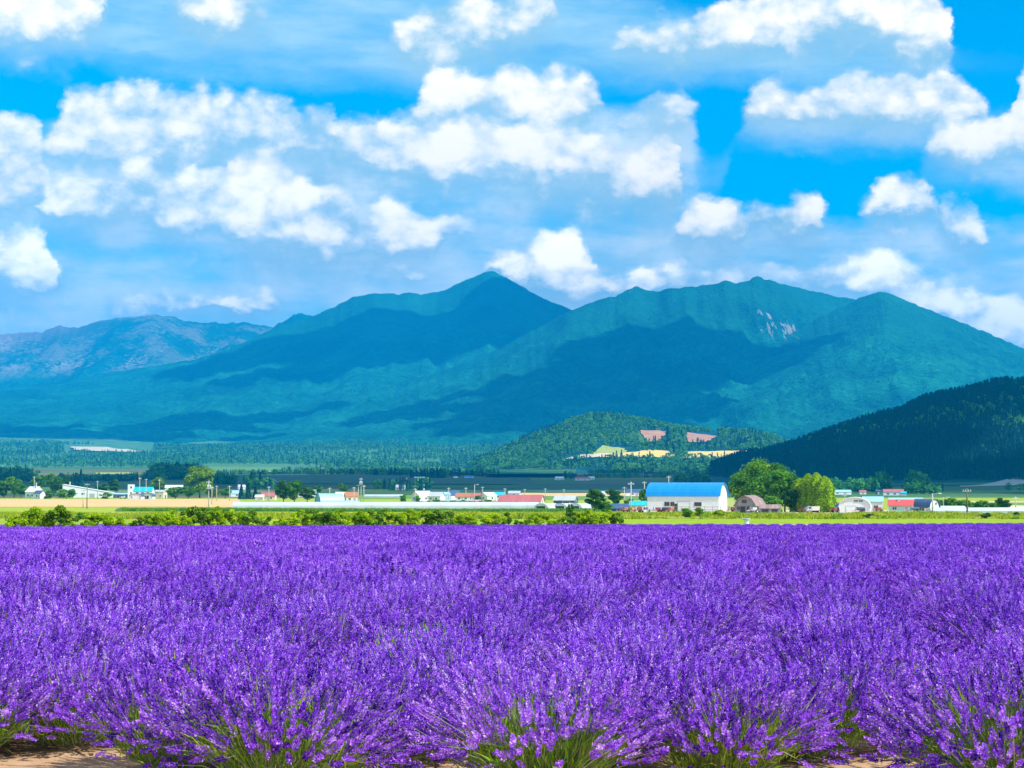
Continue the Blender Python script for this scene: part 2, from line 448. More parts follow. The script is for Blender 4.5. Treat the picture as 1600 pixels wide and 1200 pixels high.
# ------------------------------------------------------------------ mountains
def mount_mat(name, rocky=0.0, redtop=0.0):
    m, g, b = mat(name, .95, .05)
    pos = g.n('ShaderNodeNewGeometry').outputs['Position']
    x, y, z = g.sep(pos)
    att = g.n('ShaderNodeAttribute', attribute_name='relief').outputs['Fac']
    hgt = g.n('ShaderNodeAttribute', attribute_name='upness').outputs['Fac']
    nb = g.noise(pos, 1 / 420., 6., .6)
    nf = g.noise(pos, 1 / 42., 5., .7)
    nt = g.noise(pos, 1 / 16., 3., .65)
    f = g.m('ADD', g.m('MULTIPLY', nb, .42), g.m('ADD', g.m('MULTIPLY', nf, .38), g.m('MULTIPLY', nt, .38)))
    c = ramp(g, f, [(.42, (.002, .028, .022)), (.54, (.004, .088, .055)), (.64, (.010, .175, .090)), (.76, (.035, .29, .12))])
    # alpine scrub, paler and smoother towards the top
    up = g.smooth(g.m('ADD', hgt, g.m('MULTIPLY', g.m('SUBTRACT', nb, .5), .5)), .55, .82)
    c = g.mix(g.m('MULTIPLY', up, .6), c, (.010, .125, .065))
    # bare gullies and scree
    gul = g.m('MULTIPLY', g.smooth(g.m('ADD', g.m('MULTIPLY', g.m('SUBTRACT', nf, .5), .75), att), .70, .80), g.smooth(hgt, .50, .66))
    if not rocky:
        # pale scree gullies below the jagged summit, running down the slope
        cen = g.v('SUBTRACT', pos, (1480., 9900., 930.))
        near = g.smooth(g.v('LENGTH', g.v('MULTIPLY', cen, (1 / 250., 1 / 900., 1 / 170.))), .35, 1.0, 1.0, 0.0)
        stk = g.noise(g.v('MULTIPLY', pos, (1 / 26., 1 / 260., 1 / 150.)), 1.0, 3., .6)
        gul = g.m('MULTIPLY', near, g.smooth(g.m('ADD', stk, g.m('MULTIPLY', near, .10)), .645, .72))
    else:
        gul = g.m('MULTIPLY', gul, g.smooth(g.noise(pos, 1 / 700., 3., .5), .32, .5))
    c = g.mix(g.m('MULTIPLY', gul, .8), c, (.46, .42, .34))
    if rocky:
        rk = g.m('MULTIPLY', g.smooth(g.m('ADD', g.m('MULTIPLY', nb, .7), g.m('MULTIPLY', nf, .4)), .52, .66), g.smooth(hgt, .45, .75))
        c = g.mix(g.m('MULTIPLY', rk, rocky), c, (.34, .27, .23))
        rd = g.m('MULTIPLY', g.smooth(hgt, .72, .95), g.smooth(x, -4900., -3400., 1., 0.))
        c = g.mix(g.m('MULTIPLY', rd, redtop), c, (.36, .20, .17))
    g.link(c, b.inputs['Base Color'])
    bp = g.n('ShaderNodeBump'); bp.inputs['Strength'].default_value = 1.0; bp.inputs['Distance'].default_value = 26.
    g.link(g.m('ADD', nf, g.m('MULTIPLY', nt, .6)), bp.inputs['Height']); g.link(bp.outputs[0], b.inputs['Normal'])
    return m

def massif(name, ridge, Yr, Yb, mtl, seed, pow_=1.55, amp=.30, spur=900., depthwob=600., cols=420, rows=200, back=.35, rough=10., px_pad=0, label=None):
    """a mountain mass: its crest follows the measured skyline at its own distance; the slopes fall to the plain in front with spurs and gullies"""
    rp = np.array(ridge, float)
    pxs = np.linspace(rp[0, 0], rp[-1, 0], cols)
    rows_ = np.interp(pxs, rp[:, 0], rp[:, 1])
    k = np.array([1, 2, 1.]) / 4
    rows_ = np.convolve(np.pad(rows_, 1, mode='edge'), k, 'valid')
    a = (pxs - 800) / F
    yr = Yr + depthwob * (fbm(pxs / 160., pxs * 0 + seed, 3, seed) - .5) * 2
    zr = np.array([P(p_, r_, y_).z for p_, r_, y_ in zip(pxs, rows_, yr)])
    zr = zr + rough * (fbm(pxs / 9., pxs * 0, 3, seed + 5) - .5) * 2
    T = np.concatenate([np.linspace(0, 1, rows), 1 + np.linspace(0, back, 26)[1:]])
    V = []; RL = []; UP = []
    for t in T:
        y = Yb + (yr - Yb) * t
        # real-world x: the crest bearing at its own distance, spread slightly so that slopes are not a fan through one point
        x = a * (y * .85 + .15 * yr)
        zb = gz(x, y) - 25
        if t <= 1:
            gprof = t ** pow_
            gprof = .8 * gprof + .2 * t ** 4
            zz = zb + (np.maximum(zr, zb) - zb) * gprof
            wx = x + 500 * (fbm(x / 1800, y / 1800, 3, seed + 9) - .5)
            sp = ridged(wx / spur, y / (spur * 3.2), 5, seed + 2, .52)
            env = (t ** .8) * (1 - t ** 3) * 1.6
            zz = zz + (zr - zb) * amp * env * (sp - .42)
            wd = fbm(x / 90., y / 90., 3, seed + 4) - .5
            zz = zz + (zr - zb) * amp * .28 * env * (ridged(wx / (spur * .30), y / (spur * 1.1), 4, seed + 12, .55) - .42)
            zz = zz + 26 * wd * min(1., 6 * t) * (1 - t ** 8)
            RL.append(1 - sp)
        else:
            q = (t - 1) / back
            zz = zr - (zr - zb) * (.75 * q)
            RL.append(np.full_like(x, .3))
        UP.append(np.clip((zz - 150) / (zr.max() - 150), 0, 1))
        V.append(np.stack([x, y, zz], 1))
    V = np.concatenate(V); nx, ny = cols, len(T)
    i = (np.arange(ny - 1)[:, None] * nx + np.arange(nx - 1)[None, :]).ravel()
    me = np_mesh(name, V, np.stack([i, i + 1, i + nx + 1, i + nx], 1), [mtl], True)
    for nm, arr in (('relief', RL), ('upness', UP)):
        at = me.attributes.new(nm, 'FLOAT', 'POINT'); at.data.foreach_set('value', np.concatenate(arr).astype(np.float32))
    return tag(link(name, me), kind="structure")

M_MT = mount_mat("mountain_forest_slopes")
M_MT_ROCK = mount_mat("mountain_bare_volcanic_slopes", .5, .8)
# far volcanic range on the left
massif("far_volcanic_mountain", [(-420, 560), (-260, 535), (-120, 540), (-40, 532), (15, 520), (38, 519), (60, 520), (92, 509), (110, 511), (122, 513), (140, 504), (165, 498), (200, 494), (240, 492), (265, 494), (290, 501), (325, 504), (332, 502),
       (345, 505), (380, 504), (425, 511), (470, 520), (560, 560), (700, 640)], 16500, 11500, M_MT_ROCK, 41, 1.5, .42, 1100, rough=16)
massif("hidden_peak_mountain", [(380, 560), (425, 512), (440, 502), (455, 493), (470, 490), (483, 493), (505, 503), (560, 540), (640, 620)], 15200, 12600, M_MT, 23, 1.4, .25, 900, cols=120, rows=60)
massif("rounded_peak_mountain", [(-500, 668), (-300, 645), (-100, 622), (0, 607), (100, 595), (200, 578), (300, 562), (360, 545), (400, 525), (440, 508), (480, 497), (520, 480), (550, 464), (575, 459), (600, 458), (625, 460), (640, 457), (660, 460),
       (680, 457), (700, 451), (725, 438), (745, 431), (757, 425), (770, 424), (790, 434), (815, 448), (850, 466), (885, 480), (940, 505), (1050, 560), (1200, 640)], 13000, 8200, M_MT, 12, 1.45, .26, 900, rough=8)
massif("jagged_ridge_mountain", [(380, 690), (480, 655), (560, 625), (640, 598), (720, 570), (790, 540), (840, 512), (870, 498), (900, 482), (925, 473), (960, 463), (980, 454), (995, 447), (1008, 453), (1030, 456), (1045, 451), (1075, 449), (1100, 446),
       (1125, 441), (1138, 438), (1150, 442), (1165, 440), (1185, 432), (1205, 438), (1240, 448), (1280, 455), (1310, 463), (1335, 467), (1380, 480), (1450, 510), (1540, 560), (1640, 620)], 10800, 7000, M_MT, 6, 1.5, .34, 750, rough=9)
massif("right_cone_mountain", [(1060, 640), (1130, 598), (1180, 560), (1230, 525), (1280, 497), (1320, 478), (1345, 466), (1365, 459), (1378, 456), (1392, 459), (1420, 470), (1480, 494), (1540, 518), (1600, 543), (1700, 580), (1850, 620), (2050, 660)],
       9800, 6400, M_MT, 77, 1.4, .22, 800, rough=7, depthwob=300)
# ------------------------------------------------------------------ plant materials
def leaf_mat(name, stops, trans=.35, rough=.6, inst=.25, spec=.06, drift=0.0):
    """thin leaf or petal: colour from the per-leaf tint, light passing through"""
    m, g, b = mat(name, rough, spec)
    t = g.n('ShaderNodeAttribute', attribute_name='tint').outputs['Fac']
    rnd = g.n('ShaderNodeObjectInfo').outputs['Random']
    f = g.m('ADD', t, g.m('MULTIPLY', g.m('SUBTRACT', rnd, .5), inst), clamp=True)
    if drift:                                  # slow change of bloom from place to place
        pn = g.noise(g.n('ShaderNodeNewGeometry').outputs['Position'], .33, 4., .6)
        f = g.m('MULTIPLY_ADD', g.m('SUBTRACT', pn, .5), drift, f, clamp=True)
    c = ramp(g, f, stops)
    g.link(c, b.inputs['Base Color'])
    tr = g.n('ShaderNodeBsdfTranslucent'); g.link(c, tr.inputs['Color'])
    mx = g.n('ShaderNodeMixShader'); mx.inputs[0].default_value = trans
    g.link(b.outputs[0], mx.inputs[1]); g.link(tr.outputs[0], mx.inputs[2])
    g.link(mx.outputs[0], g.nt.nodes['Material Output'].inputs['Surface'])
    return m
M_LAV = leaf_mat("lavender_florets", [(0., (.06, .007, .27)), (.26, (.24, .042, .68)), (.56, (.47, .13, .93)), (.84, (.66, .30, .97)), (1., (.80, .54, .98))], .20, .6, .22, .06, .55)
M_LSTEM = leaf_mat("lavender_stems", [(0., (.13, .20, .05)), (.5, (.23, .30, .09)), (.85, (.34, .38, .16)), (1., (.55, .52, .36))], .2, .6, .2)
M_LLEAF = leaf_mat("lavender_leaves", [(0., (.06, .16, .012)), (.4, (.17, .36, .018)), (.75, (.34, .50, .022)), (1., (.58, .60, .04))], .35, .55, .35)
M_BARK = plain("tree_bark", (.13, .10, .075), .95, .1, .3, 6., .5, 20.)

# ------------------------------------------------------------------ mesh soup helper: quads with a tint per face
class Soup:
    def __init__(s): s.V = []; s.Q = []; s.T = []; s.M = []; s.n = 0
    def quads(s, C, tint, mi):
        """C: (k,4,3) corners"""
        C = np.asarray(C, float); k = len(C)
        s.V.append(C.reshape(-1, 3))
        s.Q.append(np.arange(4 * k).reshape(k, 4) + s.n)
        s.n += 4 * k
        s.T.append(np.broadcast_to(np.asarray(tint, float), (k,))); s.M.append(np.full(k, mi))
    def mesh(s, name, mats):
        me = np_mesh(name, np.concatenate(s.V), np.concatenate(s.Q), mats, False, np.concatenate(s.M))
        at = me.attributes.new('tint', 'FLOAT', 'FACE')
        at.data.foreach_set('value', np.concatenate(s.T).astype(np.float32))
        return me
def unit(v): return v / np.maximum(np.linalg.norm(v, axis=-1, keepdims=True), 1e-9)
def frame(d):
    """two unit vectors across direction d"""
    h = np.where(np.abs(d[..., 2:3]) < .9, np.array([0, 0, 1.]), np.array([1., 0, 0]))
    a = unit(np.cross(d, h)); return a, np.cross(d, a)

def lavender_parts(seed, n, lod, leafy=1.0):
    """(flowers, stems, leaves) soups of one bush, about 1.2 m across and 0.55 m high"""
    r = np.random.default_rng(seed)
    fl, st, lf = Soup(), Soup(), Soup()
    th = R(76) * np.sqrt(r.random(n)) ** 1.15
    th = th * (1 + r.normal(0, .07, n))
    ph = r.random(n) * 2 * math.pi
    L = r.uniform(.36, .56, n) * (1 - .06 * th / R(76))
    br = .16 * np.sqrt(r.random(n))
    B = np.stack([br * np.cos(ph + r.normal(0, .5, n)), br * np.sin(ph + r.normal(0, .5, n)), np.full(n, .03)], 1)
    def dirv(t): return np.stack([np.sin(t) * np.cos(ph), np.sin(t) * np.sin(ph), np.cos(t)], 1)
    bend = r.normal(-.08, .26, n)
    d1, d2 = unit(dirv(th * .82) + r.normal(0, .07, (n, 3))), unit(dirv(th + bend) + r.normal(0, .13, (n, 3)))
    Mid = B + d1 * (L * .55)[:, None]
    sl = r.uniform(.05, .09, n)                               # flower spike length
    Top = Mid + d2 * (L * .45)[:, None]
    Bot = Top - d2 * sl[:, None]
    a, b = frame(d2)
    w = .0016 if lod == 0 else (.0022 if lod == 1 else .004)
    rot = r.random(n) * math.pi
    sd = a * np.cos(rot)[:, None] + b * np.sin(rot)[:, None]
    bare = r.random(n) < .08                                   # a few faded, straw-coloured stalks
    ts = np.where(bare, 1.0, r.uniform(.1, .75, n))
    if lod < 2:
        st.quads(np.stack([B - sd * w, B + sd * w, Mid + sd * w, Mid - sd * w], 1), ts, 0)
    sub = slice(None) if lod < 2 else slice(0, n, 2)
    st.quads(np.stack([Mid - sd * w, Mid + sd * w, Top + sd * w * .7, Top - sd * w * .7], 1)[sub], ts[sub], 0)
    base_t = np.clip(r.normal(.45, .18, n), 0, .9)
    if lod == 0:
        rings = 8
        for k in range(rings):
            f = (k + .2) / rings
            if k == 0: f = -.12
            c = Bot + d2 * (sl * f)[:, None]
            rad = .0125 * (1.05 - .55 * max(f, 0)) * r.uniform(.85, 1.2, n)
            m_ = 5 if k < 6 else 3
            for j in range(m_):
                an = 2 * math.pi * (j + .5 * (k % 2)) / m_ + r.random(n) * .9
                o = a * np.cos(an)[:, None] + b * np.sin(an)[:, None]
                t_ = np.cross(d2, o)
                ln = r.uniform(.008, .0145, n)[:, None]; wd = r.uniform(.0032, .0056, n)[:, None]
                c0 = c + o * .002
                tip = c + o * rad[:, None] * 1.05 + d2 * ln
                mid = c + o * rad[:, None] * .75 + d2 * ln * .35
                fl.quads(np.stack([c0, mid - t_ * wd, tip, mid + t_ * wd], 1), np.clip(base_t + r.normal(0, .24, n), 0, 1), 0)
    elif lod == 1:
        for k in range(3):
            f0, f1 = k / 3., (k + 1.05) / 3.
            for j in range(3):
                an = 2 * math.pi * (j + .5 * k) / 3 + rot
                o = a * np.cos(an)[:, None] + b * np.sin(an)[:, None]
                t_ = np.cross(d2, o)
                rr = .0125 * (1.1 - .2 * k)
                c0 = Bot + d2 * (sl * f0)[:, None]; c1 = Bot + d2 * (sl * f1)[:, None]
                fl.quads(np.stack([c0, c0 * .45 + c1 * .55 + o * rr - t_ * rr * .8, c1 + o * rr * .5, c0 * .45 + c1 * .55 + o * rr + t_ * rr * .8], 1), np.clip(base_t + r.normal(0, .14, n), 0, 1), 0)
    else:
        for j in range(2):
            o = a if j == 0 else b
            rr = .0155
            mid = Bot * .5 + Top * .5
            fl.quads(np.stack([Bot, mid - o * rr, Top, mid + o * rr], 1), np.clip(base_t + r.normal(0, .1, n), 0, 1), 0)
    # leaves: narrow blades along the lower half of the stems and in the heart of the bush
    q = int({0: 1500, 1: 420, 2: 110}[lod] * leafy)
    t2 = R(72) * np.sqrt(r.random(q)); p2 = r.random(q) * 2 * math.pi
    rad = .38 * (1 + .22 * (leafy - 1)) * r.random(q) ** .45
    dd = np.stack([np.sin(t2) * np.cos(p2), np.sin(t2) * np.sin(p2), np.cos(t2)], 1)
    base = dd * rad[:, None] * .86 + r.normal(0, .02, (q, 3)); base[:, 2] = np.maximum(base[:, 2], .01) * .95
    bd = unit(dd * .7 + r.normal(0, .35, (q, 3)) + np.array([0, 0, .55]))
    ll = r.uniform(.045, .095, q)[:, None] * (1 if lod < 2 else 1.3); lw = r.uniform(.0022, .0036, q)[:, None] * {0: 1., 1: 1.7, 2: 3.2}[lod]
    la, lb = frame(bd); ro = r.random(q)[:, None] * 6.28
    ls = la * np.cos(ro) + lb * np.sin(ro)
    tip = base + bd * ll + r.normal(0, .008, (q, 3)); md = base + bd * ll * .5
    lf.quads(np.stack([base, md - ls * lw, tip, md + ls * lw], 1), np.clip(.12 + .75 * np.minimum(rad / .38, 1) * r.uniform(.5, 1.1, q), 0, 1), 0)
    return fl, st, lf

# ------------------------------------------------------------------ scattering of uncountable growth (one object, geometry nodes)
def scatter(name, pts, rotz, scl, var, sources, label, cat, tilt=None):
    me = bpy.data.meshes.new(name)
    me.vertices.add(len(pts)); me.vertices.foreach_set('co', np.asarray(pts, np.float32).ravel())
    for nm, ty, arr in (('rz', 'FLOAT', rotz), ('sc', 'FLOAT', scl), ('vr', 'INT', var)):
        at = me.attributes.new(nm, ty, 'POINT')
        at.data.foreach_set('value', np.asarray(arr, np.int32 if ty == 'INT' else np.float32))
    me.update()
    ob = link(name, me)
    ng = bpy.data.node_groups.new(name + "_growth", 'GeometryNodeTree')
    ng.interface.new_socket("Geometry", in_out='INPUT', socket_type='NodeSocketGeometry')
    ng.interface.new_socket("Geometry", in_out='OUTPUT', socket_type='NodeSocketGeometry')
    N = ng.nodes
    gi, go = N.new('NodeGroupInput'), N.new('NodeGroupOutput')
    def att(nm, ty):
        x = N.new('GeometryNodeInputNamedAttribute'); x.data_type = ty; x.inputs[0].default_value = nm
        return x.outputs[0]
    rz, sc, vr = att('rz', 'FLOAT'), att('sc', 'FLOAT'), att('vr', 'INT')
    cx = N.new('ShaderNodeCombineXYZ'); ng.links.new(rz, cx.inputs[2])
    e2r = N.new('FunctionNodeEulerToRotation'); ng.links.new(cx.outputs[0], e2r.inputs[0])
    jn = N.new('GeometryNodeJoinGeometry')
    for k, so in enumerate(sources):
        oi = N.new('GeometryNodeObjectInfo'); oi.inputs['Object'].default_value = so; oi.inputs['As Instance'].default_value = True
        cp = N.new('FunctionNodeCompare'); cp.data_type = 'INT'; cp.operation = 'EQUAL'
        ng.links.new(vr, cp.inputs[2]); cp.inputs[3].default_value = k
        ip = N.new('GeometryNodeInstanceOnPoints')
        ng.links.new(gi.outputs[0], ip.inputs['Points']); ng.links.new(cp.outputs[0], ip.inputs['Selection'])
        ng.links.new(oi.outputs['Geometry'], ip.inputs['Instance'])
        ng.links.new(e2r.outputs[0], ip.inputs['Rotation']); ng.links.new(sc, ip.inputs['Scale'])
        ng.links.new(ip.outputs[0], jn.inputs[0])
    ng.links.new(jn.outputs[0], go.inputs[0])
    md = ob.modifiers.new("growth", 'NODES'); md.node_group = ng
    return tag(ob, label, cat, kind="stuff")
def source(name, me):
    """a plant that only the scatter refers to; it is not linked to the scene"""
    return bpy.data.objects.new(name, me)

def empty(name, loc=(0, 0, 0), rz=0.0, scl=1.0):
    o = bpy.data.objects.new(name, None); COL.objects.link(o)
    o.empty_display_size = .1
    o.location = loc; o.rotation_euler = (0, 0, rz); o.scale = (scl,) * 3
    return o
# ------------------------------------------------------------------ trees and shrubs
M_LEAF_A = leaf_mat("broad_leaves_mid_green", [(0., (.030, .12, .012)), (.4, (.095, .29, .018)), (.75, (.20, .43, .025)), (1., (.36, .56, .03))], .40, .5, .25)
M_LEAF_B = leaf_mat("broad_leaves_yellow_green", [(0., (.11, .22, .005)), (.4, (.34, .53, .006)), (.75, (.56, .70, .008)), (1., (.76, .76, .02))], .45, .5, .2)
M_LEAF_C = leaf_mat("conifer_needles_dark_hazed", [(0., (.008, .075, .085)), (.5, (.018, .145, .15)), (1., (.040, .22, .20))], .2, .6, .2)  # blue of the distant haze is put into the needle colour
M_LEAF_D = leaf_mat("arborvitae_sprays", [(0., (.10, .23, .006)), (.5, (.34, .56, .010)), (1., (.58, .74, .02))], .35, .6, .15)
M_LEAF_E = leaf_mat("woodland_foliage", [(0., (.022, .12, .045)), (.35, (.060, .28, .075)), (.7, (.13, .44, .10)), (1., (.24, .54, .11))], .25, .7, .6)
M_LEAF_YG = leaf_mat("broad_leaves_fresh_green", [(0., (.05, .12, .008)), (.4, (.15, .30, .012)), (.75, (.28, .44, .018)), (1., (.44, .56, .03))], .3, .5, .2)
M_LEAF_DRY = leaf_mat("withered_orange_leaves", [(0., (.22, .10, .02)), (.5, (.48, .25, .06)), (1., (.6, .42, .12))], .3, .6, .2)
M_LEAF_DK = leaf_mat("broad_leaves_dark_green", [(0., (.018, .075, .010)), (.45, (.055, .18, .018)), (.8, (.12, .29, .022)), (1., (.20, .38, .03))], .35, .5, .25)

def crown_soup(seed, n, kind='broad', leaf=.05, clumps=26, shape=(.40, .36, .40), cz=.62, tb=0.):
    """leaf quads of a crown for a tree of height 1; clumps give an uneven outline with gaps and shade"""
    r = np.random.default_rng(seed)
    s = Soup()
    if kind in ('broad', 'shrub', 'spread'):
        # clump centres spread through and over the crown's volume
        dirs = unit(r.normal(0, 1, (clumps, 3)))
        rad = r.uniform(.35, 1.0, clumps) ** .6
        C = dirs * rad[:, None] * np.array(shape) * r.uniform(.86, 1.12, (clumps, 1)) + np.array([0, 0, cz])
        cr = r.uniform(.09, .17, clumps) * (shape[0] / .40) ** .5
        ci = r.integers(0, clumps, n)
        dd = unit(r.normal(0, 1, (n, 3)))
        p = C[ci] + dd * (cr[ci] * r.random(n) ** .35)[:, None] * np.array([1.15, 1.15, .8])
        nrm = unit(dd + np.array([0, 0, .6]) + r.normal(0, .55, (n, 3)))
        tint = np.clip(.42 + .22 * r.normal(0, 1, clumps)[ci] * .6 + r.normal(0, .16, n) + tb, 0, 1)
    elif kind == 'conifer':
        h = r.random(n) ** .75
        z = .06 + .94 * h
        env = (1 - h) ** .9 * .20 * (.75 + .25 * np.abs(np.sin(h * 34 + r.normal(0, .25, n))))
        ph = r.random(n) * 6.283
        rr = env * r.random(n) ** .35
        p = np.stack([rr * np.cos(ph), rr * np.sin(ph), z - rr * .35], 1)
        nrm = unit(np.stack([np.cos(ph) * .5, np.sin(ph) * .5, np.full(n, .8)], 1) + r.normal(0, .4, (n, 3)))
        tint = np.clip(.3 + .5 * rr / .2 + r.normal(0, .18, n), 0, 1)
    else:                                      # column: clipped arborvitae, pointed top
        h = r.random(n)
        env = .19 * np.minimum(1, (1.02 - h) * 2.6) ** .75 * (.9 + .1 * np.sin(h * 9))
        ph = r.random(n) * 6.283
        lob = 1 + .10 * np.sin(ph * 5 + 3 * np.sin(h * 4))
        rr = env * lob * r.random(n) ** .2
        p = np.stack([rr * np.cos(ph), rr * np.sin(ph), .02 + .97 * h], 1)
        nrm = unit(np.stack([np.cos(ph), np.sin(ph), np.full(n, .35)], 1) + r.normal(0, .4, (n, 3)))
        tint = np.clip(.45 + r.normal(0, .2, n) + .15 * np.sin(ph * 5), 0, 1)
    a, b = frame(nrm)
    ro = r.random(n)[:, None] * 6.283
    u, v = a * np.cos(ro) + b * np.sin(ro), -a * np.sin(ro) + b * np.cos(ro)
    lw = leaf * r.uniform(.6, 1.25, n)[:, None]
    fold = nrm * lw * .25
    s.quads(np.stack([p - u * lw, p - v * lw * .62 + fold, p + u * lw, p + v * lw * .62 + fold], 1), tint, 0)
    return s

def tube(bm, pts, rads, seg=7):
    rings = []
    for i, (p, rr) in enumerate(zip(pts, rads)):
        p = Vector(p)
        d = (Vector(pts[min(i + 1, len(pts) - 1)]) - Vector(pts[max(i - 1, 0)])).normalized()
        a = d.orthogonal().normalized(); b = d.cross(a)
        rings.append([bm.verts.new(p + (a * math.cos(t) + b * math.sin(t)) * rr) for t in [6.2832 * k / seg for k in range(seg)]])
    for A, B in zip(rings, rings[1:]):
        for k in range(seg): bm.faces.new((A[k], A[(k + 1) % seg], B[(k + 1) % seg], B[k]))
    bm.faces.new(rings[-1]); bm.faces.new(rings[0][::-1])
def trunk_mesh(seed, top=.62, rad=.024, limbs=7, spread=.26, m=None):
    r = random.Random(seed)
    bm = bmesh.new()
    pts = [(0, 0, -.02)]
    x = y = 0
    for k in range(1, 6):
        x += r.uniform(-.012, .012); y += r.uniform(-.012, .012)
        pts.append((x, y, top * k / 5))
    tube(bm, pts, [rad * q for q in (1.35, 1.0, .85, .7, .5, .22)])
    for i in range(limbs):
        k = r.randint(2, 4); p = Vector(pts[k]); an = i * 2.4 + r.random()
        ln = spread * r.uniform(.6, 1.1)
        q1 = p + Vector((math.cos(an) * ln * .5, math.sin(an) * ln * .5, ln * .45)); q2 = p + Vector((math.cos(an) * ln, math.sin(an) * ln, ln * 1.0))
        tube(bm, [p, q1, q2], [rad * .5, rad * .33, rad * .1], 5)
    me = bpy.data.meshes.new("trunk"); bm.to_mesh(me); bm.free()
    me.materials.append(m or M_BARK)
    for p in me.polygons: p.use_smooth = True
    return me

TREE = {}
def tree_kind(key, mats, n, kind, leaf, variants=3, **kw):
    TREE[key] = [(crown_soup(900 + 13 * v + sum(map(ord, key)), n, kind, leaf, **kw).mesh("crown", [mats]), trunk_mesh(v + len(key), .9 if kind in ('conifer', 'column') else .6, .020 if kind != 'shrub' else .014, 0 if kind in ('conifer', 'column') else 7)) for v in range(variants)]
tree_kind('broad', M_LEAF_A, 5200, 'broad', .038, 3, clumps=34)
tree_kind('big', M_LEAF_A, 16000, 'broad', .026, 1, clumps=80, shape=(.66, .55, .44), cz=.56)
tree_kind('dark', M_LEAF_DK, 5000, 'broad', .038, 2, clumps=30)
tree_kind('yellow', M_LEAF_YG, 5200, 'spread', .036, 2, clumps=30, shape=(.55, .5, .38), cz=.62)
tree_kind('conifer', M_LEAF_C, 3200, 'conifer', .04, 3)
tree_kind('column', M_LEAF_D, 7000, 'column', .022, 3)
tree_kind('shrub', M_LEAF_B, 2000, 'shrub', .055, 5, clumps=24, shape=(.42, .40, .44), cz=.52)
tree_kind('shrubfresh', M_LEAF_YG, 1700, 'shrub', .05, 4, clumps=17, shape=(.36, .36, .50), cz=.52)
tree_kind('shrubgreen', M_LEAF_A, 2200, 'shrub', .055, 2, clumps=22, shape=(.46, .44, .44), cz=.48)
tree_kind('dry', M_LEAF_DRY, 700, 'shrub', .045, 1, clumps=14, shape=(.20, .2, .46), cz=.52)
_tc = {}
def tree(name, key, px, Y, H, W, label, group=None, rz=None, dz=0.0, cat=None):
    """W: crown width in metres"""
    k = _tc.get(key, 0); _tc[key] = k + 1
    cr, tr = TREE[key][k % len(TREE[key])]
    x = XP(px, Y)
    e = empty(name, (x, Y, gz1(x, Y) - .05 + dz), rz if rz is not None else (k * 2.1) % 6.28)
    w0 = {'conifer': .40, 'column': .40, 'big': 1.45, 'yellow': 1.2, 'dry': .45}.get(key, .95)
    e.scale = (W / w0, W / w0, H)
    tag(e, label, cat or ("shrub" if key.startswith('shrub') or key == 'dry' else "tree"), group)
    link("crown", cr, e); link("trunk", tr, e)
    return e
# ------------------------------------------------------------------ depth of a ground row (how far away a thing stands whose foot is seen there)
_Yt = np.geomspace(200, 12000, 4000)
_rt = np.array([HOR - F * (z - ZC) / y for y, z in zip(_Yt, prof(_Yt))])
def YR(row): return float(np.interp(-row, -_rt, _Yt))

# ------------------------------------------------------------------ buildings
def box(bm, x0, x1, y0, y1, z0, z1):
    v = [bm.verts.new((x, y, z)) for z in (z0, z1) for y in (y0, y1) for x in (x0, x1)]
    for f in ((0, 2, 3, 1), (4, 5, 7, 6), (0, 1, 5, 4), (2, 6, 7, 3), (0, 4, 6, 2), (1, 3, 7, 5)):
        bm.faces.new([v[i] for i in f])
def part(name, bm, m, parent, smooth=False):
    bmesh.ops.recalc_face_normals(bm, faces=bm.faces)
    me = bpy.data.meshes.new(name); bm.to_mesh(me); bm.free()
    me.materials.append(m)
    if smooth: me.polygons.foreach_set('use_smooth', np.ones(len(me.polygons), dtype=bool))
    return link(name, me, parent)
def roof_profile(style, W, he, hr):
    h = W / 2
    if style == 'gable': return [(-h, he), (0, he + hr), (h, he)]
    if style == 'gambrel': return [(-h, he), (-h * .62, he + hr * .66), (0, he + hr), (h * .62, he + hr * .66), (h, he)]
    if style == 'mono': return [(-h, he + hr), (h, he)]
    if style == 'flat': return [(-h, he + hr), (h, he + hr)]
    if style == 'arch': return [(-h * math.cos(math.pi * k / 12), he + hr * math.sin(math.pi * k / 12)) for k in range(13)]
    if style == 'round':                    # bowed barn roof with a soft ridge
        q = [(-h, he), (-h * .93, he + hr * .26), (-h * .80, he + hr * .50), (-h * .60, he + hr * .72), (-h * .34, he + hr * .89), (0, he + hr)]
        return q + [(-y, z) for y, z in q[-2::-1]]
